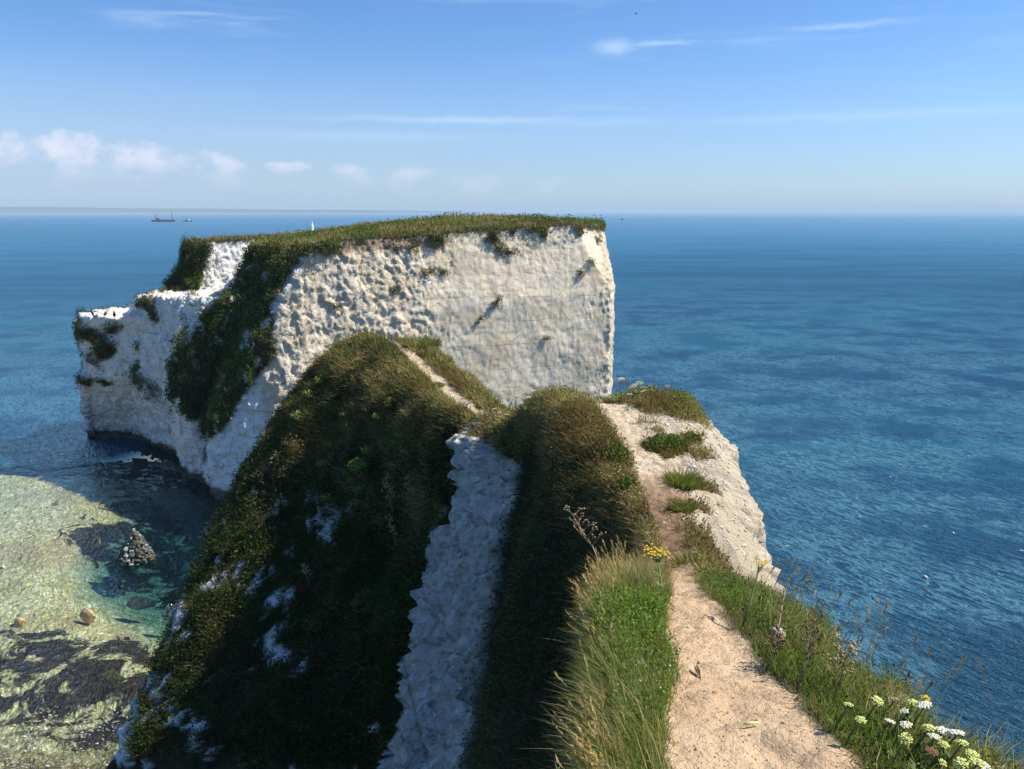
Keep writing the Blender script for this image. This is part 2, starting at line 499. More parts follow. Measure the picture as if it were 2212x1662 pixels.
def mat_seabed():
    m, t = new_mat('seabed')
    P = t.n('ShaderNodeNewGeometry').outputs['Position']
    vor = t.n('ShaderNodeTexVoronoi', feature='F1', ins={'Vector': t.n('ShaderNodeVectorMath', operation='ADD', ins={0: P, 1: t.n('ShaderNodeVectorMath', operation='SCALE', ins={0: t.noise(P, 1.3, 4, .6, color=True), 3: 1.2}).outputs[0]}).outputs[0], 'Scale': 2.3})
    rnd = t.n('ShaderNodeSeparateColor', ins={0: vor.outputs['Color']}).outputs[0]
    pale = t.ramp(rnd, [(0.0, (.46, .46, .24)), (0.35, (.66, .64, .40)), (0.75, (.84, .80, .58)), (1.0, (.90, .86, .70))])
    gap = t.smooth(vor.outputs['Distance'], .30, .62)
    pale = t.mixc(t.math('MULTIPLY', gap, .38), pale, (.20, .21, .11))
    warm = t.noise(P, .11, 3, .5)
    pale = t.mixc(t.math('MULTIPLY', t.smooth(warm, .5, .62), .5), pale, (.42, .30, .20))
    wn = t.noise(P, .42, 7, .7, .9)
    weed = t.ramp(t.noise(P, 1.8, 5, .7), [(0.3, (.020, .020, .014)), (0.55, (.055, .038, .018)), (0.75, (.14, .09, .04))])
    wm = t.math('ADD', attr(t, 'weed'), t.math('MULTIPLY', t.math('SUBTRACT', wn, .5), 2.6))
    c = t.mixc(t.smooth(wm, .50, .68), pale, weed)
    brn = t.ramp(rnd, [(0.0, (.13, .095, .055)), (0.6, (.26, .20, .12)), (1.0, (.60, .53, .42))])
    c = t.mixc(attr(t, 'shingle'), c, brn)
    bump = t.n('ShaderNodeBump', ins={'Height': t.math('SUBTRACT', 1.0, vor.outputs['Distance']), 'Distance': .25, 'Strength': .9})
    b = t.n('ShaderNodeBsdfPrincipled', ins={'Base Color': c, 'Roughness': .9, 'Specular IOR Level': .1, 'Normal': bump.outputs[0]})
    t.n('ShaderNodeOutputMaterial', ins={'Surface': b.outputs[0]})
    return m


M_ROCK = mat_rock()
M_LEAF = mat_leafy()
M_WATER = mat_water()
M_BED = mat_seabed()

# ---------------------------------------------------------------- the ridge the path runs along
# cross-sections: Y, then 13 (X, Z) from the left foot to the right foot:
# foot, d, c, b, a, shoulder, crest, path left, path right, right edge, upper cliff, mid cliff, foot
SEC = [
 (-4.0, [(-5, -2), (-3.4, 6), (-2.2, 12), (-1.2, 18), (-.5, 21.5), (-.15, 23.2), (.08, 23.62), (.3, 23.6), (.85, 23.6), (1.3, 23.6), (1.6, 22.9), (2.1, 12), (3.0, -2)]),
 (0.5, [(-5, -2), (-3.2, 6), (-2, 12), (-1.0, 18), (-.2, 21.6), (.08, 23.1), (.22, 23.5), (.36, 23.5), (.92, 23.5), (1.20, 23.5), (1.45, 22.9), (2.1, 12), (3.0, -2)]),
 (2.14, [(-5, -2), (-3, 6), (-1.9, 12), (-.8, 18.5), (-.1, 21.8), (.21, 23.05), (.33, 23.38), (.46, 23.4), (1.0, 23.4), (1.26, 23.40), (1.44, 22.8), (2.0, 12), (2.9, -2)]),
 (3.0, [(-5, -2), (-3, 6), (-1.8, 12), (-.7, 18.8), (-.05, 21.7), (.29, 22.95), (.43, 23.22), (.62, 23.2), (1.02, 23.2), (1.23, 23.2), (1.40, 22.5), (1.9, 12), (2.8, -2)]),
 (4.0, [(-5, -2), (-3, 6), (-1.6, 12), (-.55, 19.2), (.05, 21.5), (.38, 22.7), (.53, 23.0), (.8, 22.98), (1.08, 22.98), (1.28, 22.96), (1.52, 22.2), (2.1, 12), (2.9, -2)]),
 (5.0, [(-5, -2), (-2.8, 7), (-1.2, 14), (-.4, 19.2), (.28, 20.8), (.66, 22.2), (.78, 22.66), (.98, 22.62), (1.25, 22.62), (1.58, 22.55), (2.0, 21.7), (2.5, 12), (3.1, -2)]),
 (6.0, [(-5, -2), (-2.6, 7), (-1.1, 15), (-.05, 18.9), (.5, 20.3), (.95, 21.3), (1.10, 22.25), (1.17, 22.32), (1.40, 22.32), (1.64, 22.2), (2.3, 21.1), (2.7, 12), (3.3, -2)]),
 (7.2, [(-5, -2), (-2.4, 7), (-1.0, 15), (-.05, 19.2), (.5, 20.3), (1.0, 21.2), (1.24, 22.02), (1.31, 22.1), (1.57, 22.1), (1.8, 21.95), (2.5, 21.0), (2.85, 12), (3.5, -2)]),
 (8.5, [(-5, -2), (-2.2, 7), (-1.0, 15), (-.05, 19.6), (.45, 20.7), (.96, 21.35), (1.32, 21.9), (1.46, 21.95), (1.88, 21.95), (2.2, 21.85), (2.72, 21.1), (3.0, 12), (3.6, -2)]),
 (9.7, [(-5, -2), (-2.2, 7), (-.9, 15), (-.02, 19.9), (.38, 21.0), (.80, 21.75), (1.15, 22.05), (1.48, 22.0), (2.0, 22.0), (2.5, 21.95), (2.88, 21.45), (3.2, 12), (3.8, -2)]),
 (11.0, [(-5, -2), (-2, 7), (-.7, 15), (.20, 20.1), (.38, 21.1), (.56, 21.9), (.95, 22.2), (1.34, 22.06), (1.88, 22.05), (2.62, 22.0), (2.95, 21.5), (3.3, 12), (4.0, -2)]),
 (12.2, [(-5, -2), (-2, 7), (-.5, 15), (.18, 20.1), (.28, 21.0), (.45, 21.9), (.85, 22.22), (1.28, 22.12), (1.86, 22.1), (2.62, 22.12), (2.95, 21.5), (3.4, 12), (4.0, -2)]),
 (13.3, [(-9, -2), (-5, 7), (-1.6, 13.5), (-.7, 17), (-.05, 20.4), (.12, 21.45), (.5, 22.0), (1.0, 21.85), (1.5, 21.85), (2.2, 21.95), (2.6, 21.2), (3.1, 12), (4.0, -2)]),
 (14.3, [(-12, -2), (-9.6, 10.4), (-3.0, 13.9), (-1.3, 17.0), (-.62, 19.5), (-.32, 20.9), (-.05, 21.4), (.35, 21.4), (.8, 21.4), (1.4, 21.3), (1.7, 20.3), (2.2, 11), (3.2, -2)]),
 (15.3, [(-12, -2), (-9.8, 11.4), (-5.2, 13.8), (-1.9, 17.0), (-1.0, 19.2), (-.72, 20.6), (-.5, 21.02), (-.2, 21.08), (.2, 21.08), (.7, 21.0), (.95, 20.2), (1.5, 11), (2.6, -2)]),
 (16.5, [(-12, -2), (-9.9, 10.3), (-8.8, 13.1), (-4.1, 15.7), (-2.0, 18.2), (-1.45, 20.3), (-1.15, 20.92), (-.94, 20.98), (-.5, 20.98), (-.15, 20.98), (.05, 20.2), (.7, 11), (1.8, -2)]),
 (18.5, [(-12, -2), (-9.7, 8), (-8.5, 14.8), (-4.5, 16.9), (-2.9, 18.7), (-2.25, 20.2), (-1.85, 20.92), (-1.6, 20.93), (-1.18, 20.93), (-.8, 20.95), (-.55, 20.2), (.2, 11), (1.4, -2)]),
 (21.0, [(-12, -2), (-9.6, 8), (-8.1, 16.3), (-6.1, 17.9), (-4.6, 19.2), (-3.5, 20.6), (-2.75, 21.08), (-2.4, 21.0), (-1.97, 21.0), (-1.55, 21.02), (-1.25, 20.2), (-.6, 11), (.8, -2)]),
 (23.0, [(-12, -2), (-9.4, 8), (-7.95, 17.0), (-6.9, 18.6), (-5.7, 19.9), (-4.7, 20.85), (-3.6, 21.35), (-3.15, 21.15), (-2.78, 21.15), (-2.25, 21.15), (-1.95, 20.2), (-1.2, 11), (.3, -2)]),
 (24.4, [(-12, -2), (-9.2, 8), (-7.7, 17.3), (-6.8, 19.2), (-5.9, 20.4), (-5.2, 21.0), (-4.3, 21.4), (-3.78, 21.22), (-3.4, 21.22), (-2.7, 21.15), (-2.4, 20.2), (-1.8, 11), (-.2, -2)]),
 (25.8, [(-12, -2), (-9, 8), (-7.3, 15.5), (-6.5, 18.4), (-5.8, 19.6), (-5.0, 20.3), (-4.4, 20.6), (-4.0, 20.7), (-3.6, 20.7), (-2.9, 20.6), (-2.6, 19.6), (-2, 11), (-.5, -2)]),
 (28.0, [(-11, -2), (-8.4, 5), (-7, 10), (-6.3, 12.5), (-5.6, 14), (-5.0, 15), (-4.5, 15.5), (-4.1, 15.6), (-3.7, 15.6), (-3.2, 15.4), (-2.8, 14.6), (-2.2, 8), (-1, -2)]),
 (30.5, [(-10, -2.6), (-8, -1), (-6.8, 1), (-6.2, 2), (-5.6, 3), (-5.0, 3.5), (-4.6, 4), (-4.2, 4), (-3.8, 4), (-3.4, 3.8), (-3.0, 3), (-2.4, 0), (-1.4, -2.6)]),
]
SY = np.array([s[0] for s in SEC])
SXZ = np.array([s[1] for s in SEC], float)
ys = np.concatenate([np.arange(-4, 1.0, .12), np.arange(1.0, 6.0, .03), np.arange(6, 13, .05), np.arange(13, 17, .045),
                     np.arange(17, 25.5, .08), np.linspace(25.5, 30.5, 30)])
cs = np.concatenate([np.linspace(0, 1, 26)[:-1], np.linspace(1, 2, 34)[:-1], np.linspace(2, 3, 42)[:-1], np.linspace(3, 4, 34)[:-1],
                     np.linspace(4, 5, 24)[:-1], np.linspace(5, 6, 14)[:-1], np.linspace(6, 7, 12)[:-1], np.linspace(7, 8, 18)[:-1],
                     np.linspace(8, 9, 14)[:-1], np.linspace(9, 10, 30)[:-1], np.linspace(10, 11, 34)[:-1], np.linspace(11, 12, 16)])
prof = pchip(SY, SXZ, ys)                                   # rows x 13 x 2
g = pchip(np.arange(13.), prof.transpose(1, 0, 2), cs)      # cols x rows x 2
nr, nc = len(ys), len(cs)
RV = np.zeros((nr, nc, 3))
RV[:, :, 0] = g[:, :, 0].T
RV[:, :, 1] = ys[:, None]
RV[:, :, 2] = g[:, :, 1].T
RV = RV.reshape(-1, 3)
CI = np.tile(cs, nr)
idx = np.arange(nr * nc).reshape(nr, nc)
RF = np.stack([idx[:-1, :-1], idx[:-1, 1:], idx[1:, 1:], idx[1:, :-1]], -1).reshape(-1, 4)
N0 = vert_normals(RV, RF)
flip = -1.0 if N0[idx[100, int(np.argmin(abs(cs - 7.5)))], 2] < 0 else 1.0
if flip < 0:
    RF = RF[:, ::-1]
    N0 = -N0
X, Y, Z = RV.T
# masks
wob = fbm(RV, 1.1, 4, 3)
wob2 = fbm(RV, 4.0, 4, 5)
path_c = 7.5 + .0 * X
pw = .5 + .20 * wob + .17 * wob2 + .25 * sstep(-np.abs(Y - 9.6), -1.6, -.6) * (CI > 7.5)
PATH = sstep(pw - np.abs(CI - 7.5), -.10, .10)
zb = np.array([-2., 8, 14.3, 16.6, 19.4, 21, 22, 26])
xb = np.interp(Z, zb, [-8, -4.5, -2.4, -1.95, -1.15, -.75, -.5, -.5]) + .35 * wob + .15 * wob2
GULLY = (sstep(X - xb, -.06, .06) * sstep(Y, 12.7, 13.0) * sstep(-Y - .25 * wob, -16.6, -16.4)
         * sstep(20.98 + .25 * wob2 + .15 * wob - Z, -.05, .1) * (CI < 6))
top_right = sstep(CI, 9.05 + .2 * wob, 9.25 + .2 * wob)
bare_r = (1 - .85 * sstep(fbm(RV, 3.0, 4, 71), .22, .34)) * sstep(CI, 7.85, 8.1) * sstep(Y, 7.4, 7.9) * sstep(-Y, -12.0, -11.6) * sstep(wob2 + .5 * wob, -.75, -.5)
low = sstep(-Z, -17.2, -13.5)
patch = sstep(.6 * fbm(RV, .45, 3, 21, .6) + .5 * fbm(RV, 2.2, 4, 22, .6) + .12 * low - .05, .11, .17) * sstep(-Z, -19.0, -16.5) * (CI < 5.2) * (Y > 13)
WW1, WW2, WID = worley(RV, 5.0, 4)
patch = patch * sstep(WID + .5 * fbm(RV, 1.5, 3, 8), .25, .5)
VEG = 1 - np.clip(PATH + GULLY + top_right + bare_r + patch, 0, 1)
SOIL = PATH * sstep(Y, 5.2, 6.3) * sstep(-Y + .8 * wob, -9.2, -8.0)
SOIL = np.maximum(SOIL, (sstep(CI, 5.0, 5.6) * sstep(-CI, -8.4, -8.0) * sstep(Y, 5.3, 5.9) * sstep(-Y, -8.4, -7.7)) * sstep(wob2, -.25, .15))
edge_soil = sstep(CI, 8.9, 9.1) * sstep(-CI, -9.6, -9.3) * sstep(wob, -.3, .2) * .7
SOIL = np.clip(np.maximum(SOIL, edge_soil * sstep(-Y, -9, -7)), 0, 1)
CHALKY = 1 - VEG
# relief
cliff = sstep(1 - np.abs(N0[:, 2]), .25, .7)
F1, F2, ID = worley(RV, 1.7, 11, (1, 1, 1.3))
G1, G2, GD = worley(RV + .12 * np.stack([wob, wob2, wob], 1), 5.0, 15)
blocks = (F2 - F1) * .22 + (ID - .5) * .16
small = (np.clip(G2 - G1, 0, .45)) * .11 + (GD - .5) * .05
rough = fbm(RV, 2.5, 5, 31, .55)
disp = cliff * CHALKY * (blocks + small + .10 * rough)
qg = fbm(RV + .2 * np.stack([wob2, wob, wob2], 1), 1.9, 5, 33, .62) * 5
qg = (np.floor(qg) + sstep(qg - np.floor(qg), .4, .7)) / 5
disp += GULLY * (.55 * qg + .22 * ridged(RV, 1.5, 3, 37, (1, 1, .25)) + .14 * ridged(RV, 2.6, 3, 34) + .04 * fbm(RV, 9, 2, 35))
disp += cliff * CHALKY * (CI > 8.5) * (.16 * qg + .05 * ridged(RV, 3.0, 3, 36))
disp += (1 - cliff) * CHALKY * (1 - PATH) * (.02 * rough + small * .25)
disp += PATH * (.03 * fbm(RV, 3.0, 4, 41) + .012 * fbm(RV, 14.0, 3, 42) - .016 * sstep(fbm(RV, 7, 2, 43, .5, (1, .5, 1)), .15, .4))
disp += SOIL * .03 * ridged(RV, 6.0, 3, 44)
disp += VEG * (.07 * rough + .10 * fbm(RV, .9, 3, 51) + .20 * np.clip(fbm(RV, 1.4, 3, 52), -.3, 1) * (CI < 5.3) * sstep(Y, 13, 14)) * sstep(Y, 3, 9)
disp += VEG * .015 * rough * (1 - sstep(Y, 3, 9))
disp += patch * (.12 * np.clip(WW2 - WW1, 0, .5))
jit = np.stack([fbm(RV, 3.0, 3, 61), .4 * fbm(RV, 3.0, 3, 62), .5 * fbm(RV, 3.0, 3, 63)], 1)
RV2 = RV + N0 * disp[:, None] + jit * (.05 * cliff * CHALKY)[:, None]
SHADE_STAIN = np.clip((.30 + .5 * patch) * (CI < 6), 0, 1.6)  # shade tone for the left flank, also weights film and pits
YV0 = RV[:, 1]
attrs = dict(veg=VEG, soil=np.clip(SOIL, 0, 1), path=np.maximum(PATH * (1 - .58 * sstep(YV0, 8.2, 9.8)), bare_r * .06), stain=SHADE_STAIN * 1.0)
# the trodden path is its own sheet: the faces of the ridge where the path runs
fm = (PATH[RF].mean(1) > .5)


def submesh(V, F, keep, A):
    f = F[keep]
    used, inv = np.unique(f.ravel(), return_inverse=True)
    return V[used], inv.reshape(f.shape), {k: v[used] for k, v in A.items()}


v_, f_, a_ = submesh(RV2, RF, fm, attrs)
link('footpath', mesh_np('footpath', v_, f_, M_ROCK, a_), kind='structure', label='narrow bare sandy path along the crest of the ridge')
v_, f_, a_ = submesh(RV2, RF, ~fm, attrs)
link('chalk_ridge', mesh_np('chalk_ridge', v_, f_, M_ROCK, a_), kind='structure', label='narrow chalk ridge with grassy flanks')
RN = vert_normals(RV2, RF)

# ---------------------------------------------------------------- the sea stack beyond the gap
import bmesh


def prism(rings, top_c=None):
    """stack of rings (same length, each list of (x,y,z)), closed below and above"""
    bm = bmesh.new()
    prev = None
    allr = []
    for ring in rings:
        allr.append([bm.verts.new(p) for p in ring])
    n = len(rings[0])
    for a, b in zip(allr[:-1], allr[1:]):
        for i in range(n):
            j = (i + 1) % n
            bm.faces.new((a[i], a[j], b[j], b[i]))
    for ring, rev in ((allr[0], True), (allr[-1], False)):
        c = sum((v.co for v in ring), Vector()) / n
        if not rev and top_c is not None:
            c = Vector(top_c)
        cv = bm.verts.new(c)
        for i in range(n):
            j = (i + 1) % n
            f = (ring[j], ring[i], cv) if rev else (ring[i], ring[j], cv)
            bm.faces.new(f)
    bmesh.ops.recalc_face_normals(bm, faces=bm.faces)
    me = bpy.data.meshes.new('tmp')
    bm.to_mesh(me)
    bm.free()
    return me


def T(p, z=None):
    return (p[0], p[1], p[2] if z is None else z)


# main block, anticlockwise from the near left corner
base = [(-18.6, 68.3, -2), (-16, 71.5, -2), (-8, 75.5, -2), (2, 80.5, -2), (10.0, 84.2, -2), (10.9, 90, -2), (12.3, 104, -2),
        (0, 112, -2), (-22, 110, -2), (-31, 100, -2), (-30, 88, -2), (-29.5, 76, -2), (-27.0, 68.8, -2)]
lowr = [(-18.5, 68.9, 6), (-15.8, 72, 8), (-8, 75.7, 8), (2, 80.6, 8), (10.0, 84.4, 8), (10.9, 90, 8), (12.3, 104, 8),
        (0, 112, 8), (-22, 109, 8), (-30.5, 99, 8), (-29, 88, 8), (-28.4, 76.5, 7), (-25.8, 70.0, 7)]
midr = [tuple(at(596, 690, 70.8)), (-16.6, 72.6, 15.8), (-8, 76.2, 16), (2, 80.9, 16.5), (10.2, 84.7, 17), (11.0, 90, 17), (12.3, 104, 17),
        (0, 111, 17), (-22, 108, 17), (-29.5, 97, 17), (-27.5, 87, 17), (-26.8, 78, 15.8), (-23.8, 73.8, 15.8)]
tp = [at(680, 532, 73), at(770, 522, 75), at(900, 514, 77.5), at(1040, 502, 80.5), at(1240, 488, 84.2), at(1298, 500, 88),
      (10.5, 101, 23.7), (0, 107, 24.1), (-18, 103, 23.2), (-27.6, 95, 21.9), (-26.2, 88, 21.7), at(556, 532, 80.5), at(625, 533, 76.5)]
topr = [T(p) for p in tp]
pieces = [prism([base, lowr, midr, topr], (-6, 91, 24.0))]
# arm running left, a flat ledge one storey lower
arm_b = [sea(452, 1092, -2)[:2], sea(404, 1078, -2)[:2], sea(392, 1022, -2)[:2], sea(292, 978, -2)[:2], sea(187, 975, -2)[:2],
         (-47.2, 90), (-36, 93), (-26, 95), (-24, 80)]
arm_m = [(-28.6, 72.5), (-30.6, 73.8), (-33.2, 79.3), (-38.8, 83.6), (-44.6, 84.6), (-46.6, 89.5), (-36, 92), (-26, 94), (-24, 80)]
arm_t = [at(505, 640, 75.5), at(470, 640, 77.5), at(395, 640, 80.5), at(322, 646, 82.6), (-37.6, 83.4, 16.2), (-39, 87, 16.3), (-36, 90.5, 16.6),
         (-26, 93, 17.2), (-24, 82, 17.4)]
pieces.append(prism([[(*p, -2) for p in arm_b], [(*p, 8.) for p in arm_m], [T(p) for p in arm_t]]))
end_b = [(*sea(330, 985, -2)[:2], -2), (*sea(187, 977, -2)[:2], -2), (-47.4, 90.2, -2), (-38, 92, -2)]
end_t = [T(at(330, 690, 82.2)), T(at(192, 684, 84.5)), (-46.0, 89.6, 14.2), (-37, 91, 14.8)]
pieces.append(prism([end_b, end_t]))
# back shoulder with its own turf cap
bk_b = [(-38.8, 90.5, -2), (-33, 87.2, -2), (-26, 93, -2), (-24, 103, -2), (-32, 106, -2), (-38, 100, -2)]
bk_m = [(-38.2, 91.2, 15), (-33.6, 87.6, 15.6), (-27, 91, 17.5), (-24, 102, 17), (-31, 105, 16), (-37.2, 99, 15)]
bk_t = [(-35.4, 93.5, 21.6), (-32.4, 89.8, 21.6), (-26.5, 94, 21.9), (-24, 101, 22), (-29.5, 103, 21.9), (-34.5, 98, 21.8)]
pieces.append(prism([bk_b, bk_m, bk_t]))
bm = bmesh.new()
for me in pieces:
    bm.from_mesh(me)
raw = bpy.data.meshes.new('stack_raw')
bm.to_mesh(raw)
bm.free()
ro = bpy.data.objects.new('stack_raw', raw)
COL.objects.link(ro)
md = ro.modifiers.new('r', 'REMESH')
md.mode = 'VOXEL'
md.voxel_size = 0.17
dg = bpy.context.evaluated_depsgraph_get()
dg.update()
ev = ro.evaluated_get(dg).to_mesh()
SV = np.zeros(len(ev.vertices) * 3)
ev.vertices.foreach_get('co', SV)
SV = SV.reshape(-1, 3)
nl = np.zeros(len(ev.polygons), int)
ev.polygons.foreach_get('loop_total', nl)
lp = np.zeros(len(ev.loops), int)
ev.loops.foreach_get('vertex_index', lp)
SF = lp.reshape(-1, 4) if (nl == 4).all() else None
ro.evaluated_get(dg).to_mesh_clear()
bpy.data.objects.remove(ro)
print('stack verts', len(SV), 'quads', None if SF is None else len(SF))
# soften the machine edges before cutting relief
def smooth_np(V, F, it):
    E = np.concatenate([F[:, [0, 1]], F[:, [1, 2]], F[:, [2, 3]], F[:, [3, 0]]])
    deg = np.bincount(E.ravel(), minlength=len(V))[:, None]
    for _ in range(it):
        s = np.zeros_like(V)
        for k in range(3):
            s[:, k] = np.bincount(E[:, 0], V[E[:, 1], k], len(V)) + np.bincount(E[:, 1], V[E[:, 0], k], len(V))
        V = .5 * V + .5 * s / deg
    return V
SV = smooth_np(SV, SF, 4)
SN = vert_normals(SV, SF)
X, Y, Z = SV.T
wb = fbm(SV, .35, 4, 101)
wb2 = fbm(SV, 1.2, 4, 102)
flat = sstep(SN[:, 2], .45, .8)
wall = 1 - flat
# how knobbly: the left part of the bright wall is rough, the right part is smooth bedded chalk
knob = np.clip(sstep(-X, 3.0, 12.0) * 1.0 + sstep(Z, 19, 23) * .35 + sstep(X, 8.9, 9.9) * .8 + .25 * sstep(fbm(SV, .25, 2, 171), .0, .4), 0.05, 1)
west = sstep(-SN[:, 0], .1, .5)
Q = SV + 1.2 * np.stack([wb, wb2, wb], 1)
F1, F2, ID = worley(Q, 1.7, 120, (1, 1, .6))
G1, G2, GD = worley(SV + .25 * np.stack([wb2, wb, wb2], 1), 2.6, 130, (1, 1, .75))
strata = np.abs(((Z + .10 * X - .16 * Y + .35 * wb) / 1.35) % 1 - .5)
W3 = SV + .9 * np.stack([fbm(SV, .8, 3, 145), fbm(SV, .8, 3, 146), fbm(SV, .8, 3, 147)], 1)
qn = fbm(W3, 1.35, 4, 141, .6, (1, 1, .55)) * 5
qn = (np.floor(qn) + sstep(qn - np.floor(qn), .35, .75)) / 5      # broken, stepped faces
d = wall * (knob * (.32 * qn + .16 * ridged(W3, 1.7, 3, 142, (1, 1, .6)) + .12 * (ID - .5) + .10 * (GD - .5))
            + .03 * (GD - .5) + .05 * fbm(SV, 1.6, 4, 140) + .06 * qn * (1 - knob) - .03 * (strata < .045) * (wb2 > -.1))
flute = ridged(SV, .55, 3, 150, (1, 1, .10))
d += wall * west * (.48 * flute + .22 * (ID - .5))
d += wall * (.25 + .45 * west) * fbm(SV, .16, 3, 160)
d += flat * (.22 * fbm(SV, .8, 4, 170) + (Z < 18.5) * (.75 * fbm(SV, .55, 4, 172) + .30 * fbm(SV, 2.0, 3, 173)))
d -= wall * (Z < 1.2) * .5 * sstep(1.3 - Z, 0, 1.0)       # wave-cut notch
SV2 = SV + SN * d[:, None]
# turf cap, hanging fringe and the shrubby band down the west side
over = sstep(Z - (22.0 + .055 * (X + 17) - .35 - 1.0 * wb), -.1, .25) * (X < 11.5) * (X > -40)
fringe = 22.4 + .065 * (X + 17) - (.35 + 1.1 * sstep(fbm(SV, .45, 3, 181), .0, .5))
VEGS = np.maximum(flat * sstep(Z, 19, 20), sstep(Z - fringe, -.1, .3) * (X > -17.5))
# west band: between two slanting lines in plan/height
XL = np.interp(Z, [5, 5.5, 8, 11, 15.7, 17.7, 22], [-27, -27.6, -30.5, -31, -28.2, -26.3, -25.2])
XR = np.interp(Z, [5, 5.5, 6.6, 10.4, 13.2, 16.2, 19.4, 22], [-27, -26, -24.8, -22.3, -20.2, -20.8, -19.0, -16.9])
band = sstep(X + 1.1 * wb + .7 * wb2 - XL, -.3, .3) * sstep(XR + .7 * wb + .5 * wb2 - X, -.3, .3)
band *= sstep(Y, 60, 66) * sstep(-Y, -84, -82)
spots = sstep(fbm(SV, .33, 4, 190) + .18 * fbm(SV, 1.4, 3, 191), .16, .26) * west * sstep(Z, 5, 9)
armveg = sstep(-X, 37.0, 38.0) * sstep(fbm(SV, .30, 4, 195) + .05 * (Z - 9), -.02, .12) * sstep(Z, 6.5, 7.5) * sstep(13.9 - Z, 0, .5)
bump_back = sstep(-X, 31.8, 32.6) * sstep(Y, 87, 88) * sstep(Z, 8, 12)
VEGS = np.clip(np.maximum.reduce([VEGS, band * sstep(fbm(SV, .9, 3, 197), -.45, -.2), spots * .9 * (X < -18), armveg, bump_back]), 0, 1)
VEGS[(Z < 15.6) & (X < -34) & (SN[:, 2] > .5) & (Z > 13)] = 0
bare = (Z > 14.5) & (Z < 20.5) & (SN[:, 0] > .3) & (X < -25)
VEGS[bare] *= .15
SOILS = sstep(Z - (fringe - .9), -.2, .4) * (1 - VEGS) * (X > -17.5) * (X < -6) * wall
SV2 += SN * (VEGS * (.25 * (1 + fbm(SV, 1.5, 3, 200)) + .45 * np.clip(fbm(SV, .7, 3, 201), -.2, 1) * wall))[:, None]
shade_stainS = np.clip(np.maximum(west * .6, .55 * sstep(-X, 20.5, 22.5) * sstep(-SN[:, 1], -.2, .2)), 0, 1)  # neutral shade tone painted on the stack's west side and arm
link('sea_stack', mesh_np('sea_stack', SV2, SF, M_ROCK, dict(veg=VEGS, soil=SOILS * .8, path=np.zeros(len(SV)), stain=shade_stainS, rugged=np.clip(knob * .9, 0, 1))),
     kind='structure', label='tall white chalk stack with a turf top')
SN2 = vert_normals(SV2, SF)

# ---------------------------------------------------------------- seabed and water
def bed_depth(x, y):
    p = np.stack([x, y, 0 * x], 1)
    n = fbm(p, .08, 4, 300)
    # depth grows to the north-west beyond the arm and away from the bay
    d = .35 + .9 * sstep(n, -.1, .6)
    d = d + 6.5 * sstep(y - .05 * (x + 45) + 1.6 * fbm(p, .15, 3, 301), 77.5, 82.0) * sstep(-x, 36, 44)
    d = d + 2.6 * sstep(y + .8 * (x + 30), 48, 60) * sstep(-(y + .6 * (x + 30)), -85, -66) * sstep(x + .0 * y, -37, -28)
    d = d + 5 * sstep(-x - .3 * (y - 60), 75, 110)
    return d


bx = np.arange(-110, 0, .45)
by = np.arange(14, 104, .45)
gx, gy = np.meshgrid(bx, by)
bp = np.stack([gx.ravel(), gy.ravel(), np.zeros(gx.size)], 1)
dep = bed_depth(bp[:, 0], bp[:, 1])
b1, b2, bid = worley(bp, .8, 310)
bp[:, 2] = -dep - .15 + .28 * np.clip(b2 - b1, 0, .5) + .12 * fbm(bp, .6, 3, 311)
weed = sstep(bp[:, 1] + .10 * (bp[:, 0] + 25), 35.5, 38.5) * sstep(-(bp[:, 1] - .12 * (bp[:, 0] + 25)), -51.0, -44.5)
weed = np.maximum(weed * .70, .02 * sstep(fbm(bp, .07, 3, 315), -.2, .5))
weed = np.maximum(weed, .75 * sstep(-np.abs(bp[:, 1] + .7 * (bp[:, 0] + 28) - 63), -9, -5) * sstep(bp[:, 0], -40, -34))  # dark band added beneath the stack's shadow to deepen its shade
shingle = sstep(-(bp[:, 1] + .9 * fbm(bp, .2, 3, 316) + .10 * (bp[:, 0] + 24)), -38.5, -34.5)
ii = np.arange(len(bp)).reshape(gx.shape)
bf = np.stack([ii[:-1, :-1], ii[:-1, 1:], ii[1:, 1:], ii[1:, :-1]], -1).reshape(-1, 4)
link('seabed', mesh_np('seabed', bp, bf, M_BED, dict(weed=weed, shingle=shingle)), kind='structure',
     label='pale pebbly seabed with dark weed beds seen through the shallow bay')

nth = 420
rr = 6 * 1.032 ** np.arange(0, 272)
rr = np.concatenate([[0.5, 3], rr[rr < 24000], [26000.]])
th = np.linspace(0, 2 * np.pi, nth, endpoint=False)
wv = np.stack([np.outer(rr, np.sin(th)), np.outer(rr, np.cos(th)), np.zeros((len(rr), nth))], -1).reshape(-1, 3)
wi = np.arange(len(wv)).reshape(len(rr), nth)
wj = np.roll(wi, -1, 1)
wf = np.stack([wi[:-1], wi[1:], wj[1:], wj[:-1]], -1).reshape(-1, 4)[:, ::-1]
dd = bed_depth(wv[:, 0], wv[:, 1])
inside = (wv[:, 0] > -108) & (wv[:, 0] < -2) & (wv[:, 1] > 15) & (wv[:, 1] < 102)
clear = np.where(inside, 1 - sstep(dd, 3.0, 5.6), 0)
clear *= sstep(wv[:, 0] + 107, 0, 20)
if tri_normals(wv, wf[:2000])[0][1500, 2] < 0:
    wf = wf[:, ::-1]
link('sea', mesh_np('sea', wv, wf, M_WATER, dict(clear=clear, depth=sstep(dd, 0.7, 3.4))), kind='structure', label='blue rippled sea')

